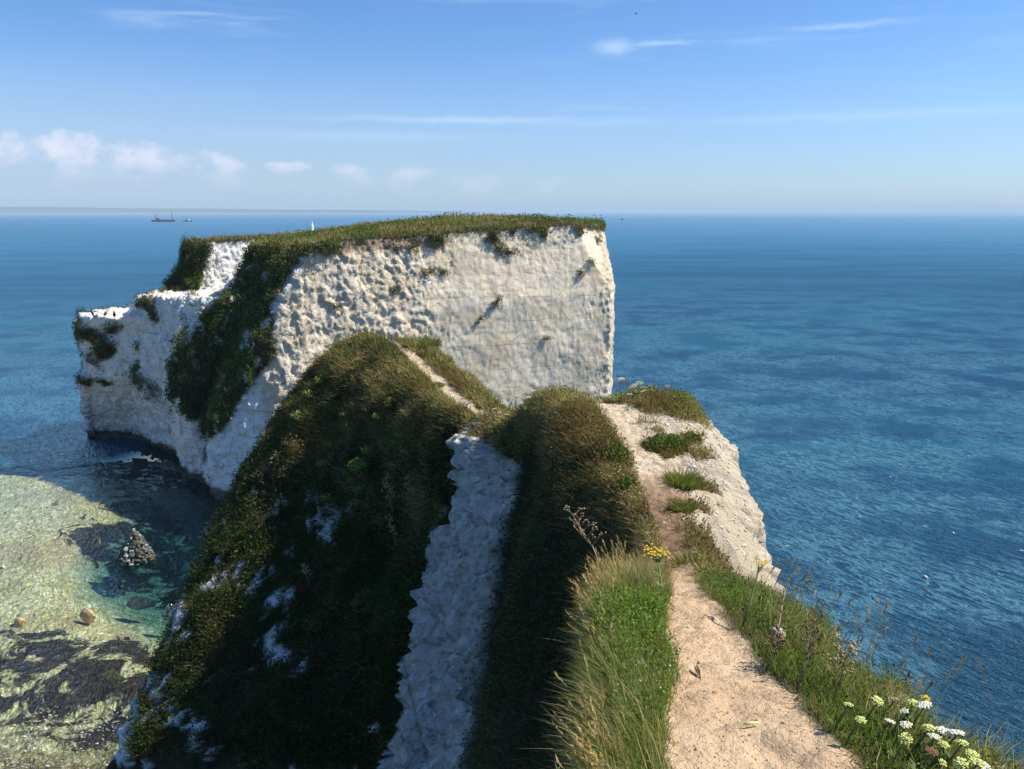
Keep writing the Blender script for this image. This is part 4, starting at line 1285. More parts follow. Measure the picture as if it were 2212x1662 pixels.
def twiggy(name, base, tip, spread, mat, label, n=16, seed=0, r0=.004, heads=None, headr=.006, cat='dead plant', group=None, levels=3):
    """a dead flowering stalk: stem, forked twigs and small dried seed clusters"""
    rnd = random.Random(seed)
    o = root(name, base, label, cat, group)
    h = np.asarray(tip) - np.asarray(base)
    part('stem', tube_np([(0, 0, -.02), h * .35 + (.01, 0, 0), h * .7, h], [r0 * 1.4, r0 * 1.1, r0, r0 * .6], 5), mat, o)
    ends = []
    tw = []
    L = float(np.linalg.norm(h))
    for i in range(n):
        t = .35 + .65 * i / (n - 1)
        p = h * t
        a = i * 2.4 + rnd.uniform(-.5, .5)
        q = np.array((math.cos(a), math.sin(a) * .8, rnd.uniform(.5, 1.3)))
        l = spread * rnd.uniform(.6, 1.1) * (1.15 - .5 * t)
        e = p + q * l
        tw.append(tube_np([p, p + q * l * .5 + (0, 0, -.05 * l), e], [r0 * .6, r0 * .45, r0 * .3], 3, False))
        ends.append(e)
        for j in range(levels):
            qq = unit(q + np.array([rnd.uniform(-.9, .9) for _ in range(3)]))
            s = p + (e - p) * rnd.uniform(.35, .9)
            ee = s + qq * l * rnd.uniform(.3, .6)
            tw.append(tube_np([s, ee], [r0 * .4, r0 * .22], 3, False))
            ends.append(ee)
    part('twigs', joinm(tw), mat, o, kind='stuff')
    if heads:
        part('seed_heads', joinm([blob(e, headr * rnd.uniform(.7, 1.3)) for e in ends]), heads, o, kind='stuff')
    return o


DEAD = [((1300, 1222, 4.55), (1236, 1110, 4.9), .085, M_DRY, 'pale dead stalk with forked twigs leaning out over the dark drop', .0035, M_TANF),
        ((1250, 985, 8.0), (1222, 935, 8.2), 0, None, None, 0, None),
        ((848, 1105, 17.2), (832, 1045, 17.3), .16, M_DRY, 'reddish dead seed stalk on the dark slope, left of a similar pair', .008, M_TANF),
        ((895, 1100, 16.9), (880, 1030, 17.1), .13, M_DRY, 'thin upright dead stalk on the dark slope, right of a similar one', .008, M_TANF),
        ((855, 1178, 16.6), (840, 1118, 16.7), .10, M_DRY, 'dead stalk with drooping pinkish tips, lowest of three on the dark slope', .008, M_TANF),
        ((668, 1262, 16.9), (655, 1226, 17.0), .12, M_DRY, 'pale dead sprig alone on the black lower slope', .008, M_TANF),
        ((882, 1000, 18.3), (872, 970, 18.3), .10, M_STEM, 'small leafy stalk with pale leaves high on the dark slope', .007, M_CREAMF),
        ((1722, 1478, 2.75), (1768, 1330, 3.1), .055, M_DARKSTEM, 'tall dark thistle stalk gone to seed against the sea', .0035, M_BROWNF),
        ((1668, 1385, 3.2), (1700, 1268, 3.5), .05, M_DRY, 'feathery brown dead stalk at the edge, behind the yellow flower', .0025, None),
        ((1800, 1500, 2.6), (1835, 1395, 2.8), .06, M_DARKSTEM, 'spindly branching stalk with round seed beads over the water', .0022, M_TANF),
        ((1655, 1440, 3.0), (1690, 1370, 3.15), .05, M_DARKSTEM, 'low dark leafy stalk on the right bank below the thistle', .003, M_BROWNF)]
for i, (b_, t_, sp_, m_, lb, r0, hd) in enumerate(DEAD):
    if m_ is None:
        continue
    twiggy('dead_plant', at(*b_), at(*t_), sp_, m_, lb, n=18 if b_[2] < 8 else 12, seed=i, r0=r0, heads=hd, headr=.0045 if b_[2] < 8 else .018)


def ragwort(base, tip, w, label, seed, nh=26, leafy=True):
    rnd = random.Random(seed)
    o = root('ragwort', base, label, 'flower')
    h = np.asarray(tip) - np.asarray(base)
    st = [tube_np([(0, 0, -.02), h * .4 + (.006, 0, 0), h * .8, h * .9], [.005, .0045, .004, .003], 6)]
    hd = []
    for i in range(nh):
        a = i * 2.4
        q = math.sqrt((i + .5) / nh) * w
        e = h + np.array((q * math.cos(a), q * math.sin(a), rnd.uniform(-.35, .2) * w))
        st.append(tube_np([h * .78 + (0, 0, 0), h * .9 + (e - h) * .5, e], [.002, .0016, .001], 3, False))
        hd.append(blob(e, (.0065, .0065, .0045)))
        for j in range(4):
            hd.append(blob(e + np.array((.006 * math.cos(j * 1.57 + a), .006 * math.sin(j * 1.57 + a), 0)), (.0035, .0035, .002)))
    part('stem', joinm(st), M_STEM, o)
    part('flower_head', joinm(hd), M_YELF, o)
    if leafy:
        for k in range(26):
            t = rnd.uniform(.15, .85)
            a = rnd.uniform(0, 6.28)
            p0 = h * t
            L = rnd.uniform(.03, .055)
            d = np.array((math.cos(a), math.sin(a), rnd.uniform(-.1, .7)))
            s = np.array((-math.sin(a), math.cos(a), 0)) * L * .22
            q = p0 + d * L
            V = np.array([p0, (p0 + q) / 2 + s, q, (p0 + q) / 2 - s])
            link('leaf', mesh_np('leaf', V, np.array([(0, 1, 2), (0, 2, 3)]), M_LEAF, None, np.tile(PAL['pale'] * rnd.uniform(.6, 1.1), (4, 1)), smooth=False), parent=o)


ragwort(at(1432, 1300, 3.95), at(1418, 1192, 4.25), .075, 'bushy yellow-flowered plant standing on the left bank in front of the red soil', 3, 42)
ragwort(at(1604, 1345, 3.55), at(1645, 1214, 3.75), .028, 'single thin stalk with a small orange-yellow head against the chalk and sea', 4, 9, False)


# -- tussocks and small bushes that stand alone
def tussock(x, y, Yd, rad, h, cols, label, n=260, seed=0, leaf=False, cat='tussock', name='tussock'):
    p = at(x, y, Yd)
    gz = ground(p[0], p[1])
    o = root(name, (p[0], p[1], gz), label, cat)
    r = np.random.default_rng(seed + 500)
    a, q = r.uniform(0, 6.28, n), np.sqrt(r.random(n)) * rad
    P = np.stack([q * np.cos(a), q * np.sin(a), -.03 + 0 * a], 1)
    D = unit(np.stack([np.cos(a) * q / rad * .8, np.sin(a) * q / rad * .8, 1 + 0 * a], 1) + r.normal(size=(n, 3)) * .25)
    mixv = r.random(n)
    b = blades(P, D, r.uniform(.5, 1.0, n) * h, np.full(n, .0012 * Yd), unit(r.normal(size=(n, 3))) * .3 * h - UP * .1 * h, pal(cols, None, n, r, .3, mixv), 2, seed)
    V, F, C = b
    link('grass_blade', mesh_np('grass_blade', V, F, M_LEAF, None, C, smooth=False), parent=o, kind='stuff')
    if leaf:
        m = int(n * 1.6)
        a, q = r.uniform(0, 6.28, m), np.sqrt(r.random(m)) * rad
        P = np.stack([q * np.cos(a), q * np.sin(a), h * .8 * np.sqrt(np.clip(1 - (q / rad) ** 2, 0, 1)) * r.uniform(.4, 1, m)], 1)
        V, F, C = leaves(P, unit(P + UP * .2), r.uniform(.02, .05, m), pal(['dark', 'green', 'bright'], None, m, r, .3, r.random(m)), seed)
        link('leaf', mesh_np('leaf', V, F, M_LEAF, None, C, smooth=False), parent=o, kind='stuff')
    return o


tussock(1478, 1052, 9.0, .17, .24, ['green', 'olive', 'bright'], 'round green grass tussock at the right side of the pale path', 700, 1)
tussock(1472, 1098, 8.1, .12, .16, ['olive', 'green', 'brown'], 'smaller tussock at the lip of the chalk face, right of the red soil', 420, 2)
tussock(1438, 958, 10.3, .28, .20, ['brown', 'dark', 'olive'], 'low dark bush casting a shadow on the pale path', 700, 3, True, 'bush', 'bush')
tussock(1452, 975, 10.0, .12, .15, ['brown', 'olive'], 'small brown tuft just in front of the low dark bush', 300, 4)
tussock(1492, 950, 10.6, .13, .14, ['green', 'bright', 'olive'], 'little leafy clump on the outer chalk corner', 260, 5, True, 'bush', 'bush')
tussock(1355, 1050, 9.0, .12, .10, ['bright', 'green'], 'bright green leafy rosette at the left edge of the pale path', 200, 6, True, 'plant', 'leafy_plant')
tussock(1330, 985, 9.8, .16, .13, ['bright', 'green', 'olive'], 'green leafy clump left of the pale path below the white flowers', 240, 7, True, 'plant', 'leafy_plant')
tussock(1495, 1228, 5.95, .14, .12, ['green', 'olive', 'straw'], 'short grass tuft on the ledge at the near end of the red neck', 380, 8)
tussock(912, 742, 23.6, .42, .42, ['green', 'olive', 'pale', 'straw'], 'tall pale grass clump crowning the second knoll right of the path', 900, 9)
tussock(950, 775, 21.8, .30, .30, ['olive', 'straw', 'green'], 'grass clump on the right shoulder of the second knoll', 500, 10)
tussock(985, 828, 19.4, .14, .12, ['bright', 'green'], 'bright green tuft half way along the farther path', 160, 11)
tussock(1012, 852, 18.2, .13, .11, ['bright', 'green'], 'bright green tuft near the low end of the farther path', 160, 12)
tussock(960, 800, 20.6, .15, .12, ['bright', 'green', 'olive'], 'bright green tuft on the sea side of the farther path', 160, 13)
tussock(945, 838, 19.2, .16, .12, ['bright', 'green'], 'bright leafy tuft on the near side of the farther path', 200, 14, True, 'plant', 'leafy_plant')
tussock(1040, 872, 17.0, .12, .12, ['green', 'olive'], 'small dark tuft on the white part of the saddle', 160, 15)

# -- leafy plants on the second knoll's dark slope, sunlit brightness painted into their leaves
SLOPEP = [(780, 1025, 'the large one in the middle of the dark slope'), (770, 1072, 'under the large one, on the dark slope'), (700, 1010, 'left middle of the dark slope'),
          (662, 860, 'upper left near the skyline of the slope'), (640, 905, 'on the left rim, level with the saddle'), (705, 1090, 'lower left of the large bright one'),
          (818, 915, 'upper centre of the slope'), (712, 970, 'left centre, above the pale sprig'), (768, 1100, 'lowest of the column under the large one'),
          (750, 905, 'high in the brown grass'), (690, 830, 'close to the left skyline'), (800, 985, 'just above the large bright one')]
sl = np.where((CI > 1.6) & (CI < 5.2) & (YV > 14.5) & (YV < 25))[0]
cp_, sp_ = math.cos(PITCH), math.sin(PITCH)
dV = RV2[sl]
dep_ = dV[:, 1] * cp_ - (dV[:, 2] - EYE) * sp_
prx = 1106 + 1787 * dV[:, 0] / dep_
pry = 831 - 1787 * (dV[:, 1] * sp_ + (dV[:, 2] - EYE) * cp_) / dep_
for i, (x, y, wh) in enumerate(SLOPEP):
    d2 = (prx - x) ** 2 + (pry - y) ** 2
    c_ = np.where(d2 < 160)[0]
    c_ = c_[np.argmin(dep_[c_])] if len(c_) else int(np.argmin(d2))
    b0 = dV[c_]
    o = root('leafy_plant', b0, 'bright yellow-green leafy plant, ' + wh, 'plant')
    m = 150 if i == 0 else 60
    rad = .26 if i == 0 else .15
    r = np.random.default_rng(700 + i)
    Nn = RN[sl[c_]]
    P = unit(r.normal(size=(m, 3))) * rad * r.random((m, 1)) ** .5 * (1, 1, .7) + Nn * rad * 1.2 + UP * .12
    V, F, C = leaves(P, np.tile(unit(Nn + UP), (m, 1)), r.uniform(.04, .08, m), pal(['bright', 'bright', 'pale'], None, m, r, .25, r.random(m)) * 1.25, i, .7)
    link('leaf', mesh_np('leaf', V, F, M_LEAF, None, C, smooth=False), parent=o, kind='stuff')
    part('stem', joinm([tube_np([(0, 0, -.05), P[k] * .5, P[k]], [.008, .006, .003], 4, False) for k in range(0, m, 8)]), M_STEM, o)


# -- low shrubs rounding out of the scrub on the steep flank
SH = farz * VG * (CIV > 1.8) * (CIV < 5.1)
P_, vi_ = pick(RV2, RF, SH, 64, 222)
proto_me = []
for j in range(6):
    r = np.random.default_rng(900 + j)
    m = 260
    P = unit(r.normal(size=(m, 3))) * r.random((m, 1)) ** .3 * (1, 1, .8)
    V, F, C = leaves(P, unit(P + UP), r.uniform(.13, .24, m), pal([['dark', 'green'], ['dark', 'brown'], ['brown', 'dark'], ['dark', 'dark'], ['brown', 'olive'], ['dark', 'olive']][j], None, m, r, .3, r.random(m)), j, .6)
    proto_me.append((mesh_np('foliage', V, F, M_LEAF, None, C, smooth=False), mesh_np('stem', *joinm([tube_np([(0, 0, -.6), P[k] * .5, P[k]], [.05, .04, .015], 4, False) for k in range(0, m, 30)]), M_DARKSTEM)))
HUE = ['dark green', 'dark brownish', 'rusty brown', 'very dark', 'brown and olive', 'dark olive']
for i, (p, k) in enumerate(zip(P_, vi_)):
    j = i % 6 if p[2] > 18.0 else (0, 3, 5)[i % 3]
    s = random.uniform(.16, .38)
    o = root('shrub', p + RN[k] * s * .35, HUE[j] + ' low shrub bulging from the scrub on the ' + ('upper' if p[2] > 18.3 else 'lower') + ' steep flank', 'shrub', 'low shrubs on the steep flank', random.uniform(0, 6))
    o.scale = (s, s, s * .8)
    link('foliage', proto_me[j][0], parent=o, kind='stuff')
    link('stem', proto_me[j][1], parent=o)
RB = bare_r * (CI > 7.9) * (CI < 9.6)
P_, vi_ = pick(RV2, RF, RB, 520, 223)
r = np.random.default_rng(224)
sz_ = r.uniform(.006, .022, len(P_)) * (1 + 1.2 * (r.random(len(P_)) < .05))
V = (ICO1[0][None] * sz_[:, None, None] * r.uniform(.6, 1.3, (len(P_), 1, 3)) + P_[:, None]).reshape(-1, 3)
link('rubble', mesh_np('rubble', V, (np.arange(len(P_))[:, None, None] * 12 + ICO1[1][None]).reshape(-1, 3), simple('chalk_rubble', (.58, .54, .44), .9, var=.35, scale=30), smooth=False),
     kind='stuff', label='small chalk rubble strewn over the bare shoulder')

# -- shrubs rooted in the bright wall of the sea stack
def front_hit(x, y):
    """nearest point of the stack surface along a photo direction"""
    dep = SV2[:, 1] * cp_ - (SV2[:, 2] - EYE) * sp_
    px = 1106 + 1787 * SV2[:, 0] / dep
    py = 831 - 1787 * (SV2[:, 1] * sp_ + (SV2[:, 2] - EYE) * cp_) / dep
    c = np.where((px - x) ** 2 + (py - y) ** 2 < 64)[0]
    return c[np.argmin(dep[c])]


CS = [(893, 537, 1.0, .8, 'uppermost left, under the turf'), (928, 590, 1.2, .45, 'wide brown one on a ledge left of centre'), (966, 590, .8, .5, 'right beside the wide brown ledge one'),
      (862, 628, .75, .55, 'on the left half of the wall at mid height'), (1078, 655, .9, .65, 'slanting one right of centre'), (1043, 690, .6, .45, 'below left of the slanting one'),
      (1185, 733, .6, .3, 'thin one on the lower right part of the wall'), (1262, 590, .65, .7, 'lower of a pair near the right end'), (1283, 571, .6, .6, 'upper of a pair near the right end'),
      (1085, 535, .9, 1.3, 'upper part of the long tongue hanging from the turf'), (1105, 550, 1.2, .5, 'foot of the long tongue hanging from the turf'), (1068, 520, .9, .9, 'brownish, hanging just below the turf edge'),
      (728, 668, .4, .4, 'tiny one on the rough left wall'), (705, 545, .5, .4, 'small one at the top left corner'), (1297, 520, .6, .7, 'at the very top right corner')]
for i, (x, y, rx, rz_, wh) in enumerate(CS):
    k = front_hit(x, y)
    b0, Nn = SV2[k], SN2[k]
    o = root('cliff_shrub', b0, 'dark shrub on the pale cliff, ' + wh, 'shrub', 'shrubs growing on the bright wall of the stack')
    m = int(420 * max(rx * rz_, .25))
    r = np.random.default_rng(800 + i)
    P = unit(r.normal(size=(m, 3))) * r.random((m, 1)) ** .4 * (rx * .85, .28, rz_ * .85) + Nn * .14
    if 'slanting' in wh:
        P[:, 2] += P[:, 0] * .7
    V, F, C = leaves(P, np.tile(unit(Nn + UP), (m, 1)), r.uniform(.10, .20, m), pal(['dark', 'olive', 'dark', 'brown'] if 'brown' not in wh else ['brown', 'olive', 'dark'], None, m, r, .3, r.random(m)), i)
    link('foliage', mesh_np('foliage', V, F, M_LEAF, None, C, smooth=False), parent=o, kind='stuff')
    part('stem', joinm([tube_np([-Nn * .1, P[q] * .5, P[q]], [.04, .03, .012], 4, False) for q in range(0, m, max(1, m // 6))]), M_DARKSTEM, o)


# ---------------------------------------------------------------- stones in the bay
def stone_mesh(seed, mat, base=ICO2, flat=.65, rough_=.28, nm='stone'):
    V = base[0].copy()
    rr3 = np.random.default_rng(seed)
    off = rr3.uniform(-50, 50, 3)
    for _ in range(9):                    # a few broken flat sides
        nrm_ = unit(rr3.normal(size=3))
        dd_ = V @ nrm_
        lim = rr3.uniform(.35, .7)
        V = V - np.where(dd_ > lim, dd_ - lim, 0)[:, None] * nrm_
    V = V * (1 + rough_ * fbm(V + off, 1.6, 3, seed))[:, None]
    V = V * (1, rr3.uniform(.65, 1), flat)
    return mesh_np(nm, V, base[1], mat, smooth=False)


SM = {k: [stone_mesh(s + 10 * j, m) for s in range(5)] for j, (k, m) in enumerate((('w', M_STONE), ('d', M_STONEW), ('b', M_STONEB), ('c', M_STONEC), ('g', simple('weedy_stone', (.16, .17, .05), .9, var=.3, scale=3, bump=.05))))}

# cone of broken rock standing in the bay
c0 = sea(294, 1207)
o = root('rock_pile', (c0[0], c0[1], 0), 'grey cone of loose stones standing alone in the dark shaded water', 'rock pile')
rd = random.Random(4)
Hc, Rc = 2.5, 1.2
core = stone_mesh(77, M_STONEW, ICO3, 1.0, .15, 'core')
V = np.zeros(len(core.vertices) * 3)
core.vertices.foreach_get('co', V)
V = V.reshape(-1, 3)
zz = (V[:, 2] + .8) / 1.6
V[:, :2] *= (Rc * .95 * np.clip(1.05 - zz, .12, 1.1))[:, None]
V[:, 2] = zz * Hc * .95 - .3
core.vertices.foreach_set('co', V.ravel().astype(np.float32))
link('core', core, parent=o)
for lay in range(13):
    f = lay / 12
    rad = Rc * (1 - f) ** .85
    n = max(1, int(2 * math.pi * rad / .30))
    for k in range(n):
        a = k * 6.283 / n + lay * .7 + rd.uniform(-.15, .15)
        s = rd.uniform(.12, .27) * (1 - .2 * f)
        q = link('stone', SM['w' if rd.random() < .2 else 'd'][rd.randrange(5)], parent=o, loc=(rad * math.cos(a), rad * math.sin(a), f * Hc * .93 + rd.uniform(-.08, .08)))
        q.scale = (s * rd.uniform(.8, 1.4), s * rd.uniform(.8, 1.2), s * rd.uniform(.8, 1.3))
        q.rotation_euler = (rd.uniform(-.6, .6), rd.uniform(-.6, .6), rd.uniform(0, 6))


def rock(x, y, s, key, label, name='rock', z=0.0, sz=.6, group=None, cat='rock'):
    p = sea(x, y)
    if name == 'rock':                    # bedded in the floor of the bay, only the top shows
        z, sz = z - .45, sz + .65
    q = link(name, SM[key][rd.randrange(5)], label=label, cat=cat, group=group, loc=(p[0], p[1], z))
    q.scale = (s[0], s[1], sz)
    q.rotation_euler = (rd.uniform(-.2, .2), rd.uniform(-.2, .2), rd.uniform(-.5, .5))
    return q


rock(372, 1312, (.62, .5), 'c', 'bright cream boulder half hidden behind the dark grassy edge', sz=.75)
rock(190, 1322, (.75, .36), 'b', 'tan slab-like rock with pointed end lying in the shallows', sz=.5)
rock(46, 1337, (.55, .4), 'b', 'small tan rock near the left side of the shallows', sz=.4)
rock(303, 1283, (.95, .8), 'd', 'dark rounded rock just awash below the cone of stones', z=-.25, sz=.45)
rock(400, 1214, (.5, .3), 'w', 'low pale rock awash to the right of the cone of stones', z=-.1, sz=.35)
rock(120, 1082, (.5, .3), 'w', 'pale low rock on the sunlit shoal beyond the shadow edge', z=-.05, sz=.3)
rock(132, 1092, (.35, .3), 'c', 'cream low rock touching another on the sunlit shoal', z=-.05, sz=.25)
rock(212, 1160, (.35, .25), 'b', 'small brown rock exactly on the edge of the big shadow', z=0, sz=.3)
rock(5, 1215, (.4, .3), 'c', 'cream rock at the far left edge of the bright shoal', z=0, sz=.3)
rock(248, 1632 - 188, (.9, .55), 'g', 'yellow-green weedy rock just awash in the dark weed bed', z=-.30, sz=.33)
# boulders fallen from the arm of the stack
n_b = 0
for i in range(300):
    x, y = rd.triangular(215, 392, 330), rd.triangular(984, 1062, 1030)
    if y > 1000 + (x - 220) * .36 + 8 or (x < 258 and y > 1045):
        pass
    if x > 372 and y < 1022:
        continue
    if 262 < x < 320 and 985 + 0 < y < 1040 and abs((x - 300) + (y - 1010) * .6) < 14:
        continue
    s = rd.uniform(.12, .34) * (1.35 if rd.random() < .12 else 1)
    dk = rd.random() > .7
    side = ('left of the black rock platform' if x < 262 else 'among the black rock platform' if y < 1030 and x < 325 else
            'tight against the foot of the cliff, right of the platform' if x > 355 else 'in the shallows in front of the black rock platform' if y > 1030 else 'between the black platform and the cliff')
    rock(x, y, (s * 1.2, s), 'd' if dk else 'w', ('dark wet ' if dk else 'pale grey ') + ('large' if s > .36 else 'mid-sized' if s > .22 else 'small') + ' fallen boulder ' + side, 'boulder',
         z=rd.uniform(-.12, .05), sz=s * .6, group='boulders below the shaded cliff of the stack', cat='boulder')

# wet dark rock platform in the cove
pl = [sea(285, 990), sea(318, 992), sea(322, 1006), sea(392, 1022), sea(392, 1030), sea(300, 1031), sea(272, 1030), sea(262, 1040), sea(258, 1032), sea(292, 1006)]
bm = bmesh.new()
vb = [bm.verts.new((p[0], p[1], -1.2)) for p in pl]
vt = [bm.verts.new((p[0], p[1], .03 + .02 * (k % 3))) for k, p in enumerate(pl)]
for k in range(len(pl)):
    j = (k + 1) % len(pl)
    bm.faces.new((vb[k], vb[j], vt[j], vt[k]))
bm.faces.new(vt)
bmesh.ops.triangulate(bm, faces=bm.faces)
bmesh.ops.recalc_face_normals(bm, faces=bm.faces)
pm = bpy.data.meshes.new('rock_platform')
bm.to_mesh(pm)
bm.free()
pm.materials.append(simple('wet_black_rock', (.014, .013, .016), .8, bump=.1, scale=2))
link('rock_platform', pm, kind='structure', label='black weed-covered rock platform at the foot of the cliff')

# pale solid specks added to stand in for glints on the shallows
r = np.random.default_rng(90)
k = 5500
q = np.stack([r.uniform(-33, -9, k), r.uniform(30, 38.5, k), np.full(k, -.06)], 1)
m = fbm(q, .35, 3, 401) + .5 * (36 - q[:, 1]) / 5 + r.uniform(-.5, .5, k) > .1
q = q[m]
s = r.uniform(.018, .045, len(q)) * (1 + (r.random(len(q)) < .05))
V = (ICO1[0][None] * (s[:, None, None] * np.array((1.5, .8, .8))) + q[:, None] + (0, 0, .05)).reshape(-1, 3)
oc = mesh_np('glint_specks', V, (np.arange(len(q))[:, None, None] * len(ICO1[0]) + ICO1[1][None]).reshape(-1, 3), simple('glint_speck', (.50, .45, .36), .5, var=.4, scale=1), smooth=False)
link('glint_specks', oc, kind='stuff', label='pale specks standing in for glints on the water at the bottom left')

# ---------------------------------------------------------------- birds
def bird_body(pts, rads, mat, parent):
    return part('body', tube_np(pts, rads, 10), mat, parent)


def cormorant(x, y, Yd, rz, label, wings=False, h=.78, hunch=False):
    k = front_hit(x, y + 5)
    b0 = SV2[k] + np.array((0, 0, .0))
    o = root('cormorant', (b0[0], b0[1], b0[2]), label, 'bird', 'cormorants on the end of the stack', rz)
    if hunch:
        pts = [(-.24, 0, .10), (-.12, 0, .20), (0, 0, .32), (.06, 0, .44), (.05, 0, .50), (.10, 0, .55), (.17, 0, .55)]
        rad = [.02, .07, .12, .11, .06, .045, .03]
    else:
        pts = [(-.24, 0, .06), (-.12, 0, .18), (-.02, 0, .34), (.05, 0, .50), (.06, 0, .62), (.08, 0, .72), (.15, 0, .75)]
        rad = [.02, .07, .125, .10, .05, .045, .028]
    pts = np.array(pts) * h / .78
    bird_body(pts, rad, M_BLACK, o)
    e = pts[-1]
    part('beak', tube_np([e, e + np.array((.05, 0, .0)), e + np.array((.10, 0, -.01))], [.018, .012, .005], 5), M_BEAK, o)
    for s_ in (-1, 1):
        part('leg', tube_np([(-.03, s_ * .06, .22), (-.02, s_ * .06, .08), (.05, s_ * .07, -.01)], [.025, .018, .015], 5), M_BLACK, o)
        if wings:
            part('wing', tube_np([(0, s_ * .08, .48), (-.04, s_ * .30, .56), (-.08, s_ * .48, .50)], [.05, .07, .02], 6), M_BLACK, o)
        else:
            part('wing', tube_np([(0, s_ * .10, .45), (-.07, s_ * .11, .28), (-.2, s_ * .05, .12)], [.04, .05, .012], 6), M_BLACK, o)


cormorant(199, 673, 84, 2.6, 'black cormorant with half-open wings, leftmost on the pale ledge', True)
cormorant(222, 675, 84, 0.4, 'hunched black cormorant, middle one of three on the pale ledge', hunch=True, h=.6)
cormorant(245, 675, 84, -1.2, 'upright black cormorant, right one of three on the pale ledge', h=.85)


def gull(loc, rz, label, fly=True, sc_=1.0, tilt=0.0, mat=M_WHITE, cat='gull'):
    o = root(cat, loc, label, 'bird', None, rz)
    o.rotation_euler = (tilt, 0, rz)
    o.scale = (sc_,) * 3
    bird_body([(-.30, 0, 0), (-.20, 0, .0), (-.05, 0, 0), (.10, 0, .02), (.20, 0, .05), (.27, 0, .06)], [.012, .05, .085, .075, .045, .04], mat, o)
    part('beak', tube_np([(.29, 0, .055), (.33, 0, .05), (.36, 0, .04)], [.015, .01, .004], 5), M_BEAK, o)
    for s_ in (-1, 1):
        if fly:
            xs = [.10, .14, .02, -.10]
            pts = [(.02, s_ * .06, .03), (.10, s_ * .28, .17), (.04, s_ * .50, .20), (-.10, s_ * .70, .14)]
            ch = [.10, .08, .055, .012]
            V = []
            for (a, b, c), w_ in zip(pts, ch):
                V += [(a + w_, b, c), (a, b, c + .012), (a - w_ * 1.2, b, c - .005), (a, b, c - .012)]
            V = np.array(V)
            F = []
            for i in range(3):
                for j in range(4):
                    k2 = (j + 1) % 4
                    p, q = 4 * i, 4 * i + 4
                    F += [(p + j, p + k2, q + k2), (p + j, q + k2, q + j)]
            F += [(0, 1, 2), (0, 2, 3), (12, 14, 13), (12, 15, 14)]
            part('wing', (V, np.array(F)), mat if mat is M_BLACK else M_GREY if s_ > 3 else mat, o)
        else:
            part('wing', tube_np([(.10, s_ * .06, .05), (-.1, s_ * .07, .05), (-.32, s_ * .02, .05)], [.03, .045, .008], 6), M_GREY if mat is M_WHITE else mat, o)
    return o


gull(at(927, 612, 54), 1.3, 'white gull flying with raised wings in front of the pale cliff')
k = front_hit(1292, 490)
gull(SV2[k] + np.array((0, 0, .35)), 2.2, 'white gull sitting at the top right corner of the stack', False, 1.1)
gull(at(1373, 30, 160), .3, 'tiny dark bird high in the empty sky', True, .8, mat=M_BLACK)
gull(sea(1413, 820, .3), 1.0, 'small dark bird low over the water right of the stack', True, .9, mat=M_BLACK)
FL = [(2000, 1247, 'the nearest and largest, orange-billed, on the right'), (1700, 1180, 'closest to the bright chalk edge'), (1858, 1117, 'alone in the middle of the blue water'), (1999, 1138, 'in the right middle of the water'),
      (2060, 1152, 'in the right part of the water, right of a similar one'), (1923, 1031, 'upper one in the middle distance'), (2206, 1190, 'at the right edge of the photo'), (2093, 985, 'farthest up on the right')]
for x, y, wh in FL:  # gull shapes added for white flecks, most of them glints
    g_ = gull(sea(x, y, .07), random.uniform(0, 6), 'white gull shape put for a bright fleck on the water, ' + wh, False, .9 if 'largest' in wh else .55)
    g_['group'] = 'gull shapes on the sea, most standing in for glints'

# ---------------------------------------------------------------- boats
def hull_mesh(L, B, H, bow=.22, sheer=.25, n=14):
    V, F = [], []
    for i in range(n):
        t = i / (n - 1)
        wdt = B / 2 * min(1, (t / .08) ** .5 if t < .08 else 1) * (1 if t < 1 - bow else max(0.02, 1 - ((t - 1 + bow) / bow) ** 2))
        top = H * (1 + sheer * (2 * t - 1) ** 2 * (1.4 if t > .5 else .6))
        x = (t - .5) * L
        for s_, (f_, z_) in zip((-1, -1, 0, 1, 1), ((1, top), (.8, 0), (0, -.4 * H), (.8, 0), (1, top))):
            V.append((x + (z_ / H) * .02 * L * (t - .5), s_ * wdt * f_, z_))
    for i in range(n - 1):
        for j in range(4):
            p, q = 5 * i + j, 5 * i + 5 + j
            F += [(p, q, q + 1), (p, q + 1, p + 1)]
        F += [(5 * i, 5 * i + 4, 5 * i + 9), (5 * i, 5 * i + 9, 5 * i + 5)]
    F += [(0, 1, 2), (0, 2, 3), (0, 3, 4)]
    return np.array(V, float), np.array(F)


def off(vf, d):
    return vf[0] + np.array(d, float), vf[1]


p = sea(353, 479.5)
sh = root('cargo_ship', (p[0], p[1], 0), 'long low dark cargo ship with a mast at each end, lying still on the horizon', 'ship', None, 0.06)
part('hull', hull_mesh(56, 9, 3.9), M_HULL, sh)
part('cargo_hatch', boxm(-8, 22, -3, 3, 3.6, 5.2), M_RUST, sh, False)
dk = part('deckhouse', joinm([boxm(-17, -7, -3.5, 3.5, 3.6, 6.8), boxm(-15, -9, -3, 3, 6.8, 8.2)]), M_RUST, sh, False)
part('funnel', tube_np([(-14, 0, 8), (-14.5, 0, 10.5)], [1.1, 1.0], 10), M_HULL, dk)
part('mast', tube_np([(-17.5, 0, 3.5), (-17.5, 0, 19)], [.75, .5], 8), M_HULL, sh)
part('mast', joinm([tube_np([(21, 0, 4), (21, 0, 22)], [.75, .5], 8), tube_np([(21, 0, 9), (24.5, 0, 5.2)], [.5, .5], 6)]), M_HULL, sh)
p = sea(405, 479)
tb = root('fishing_boat', (p[0], p[1], 0), 'small boat with white wheelhouse to the right of the cargo ship', 'boat', None, 0.03)
part('hull', hull_mesh(24, 6.5, 1.7, .3, .5), M_HULL, tb)
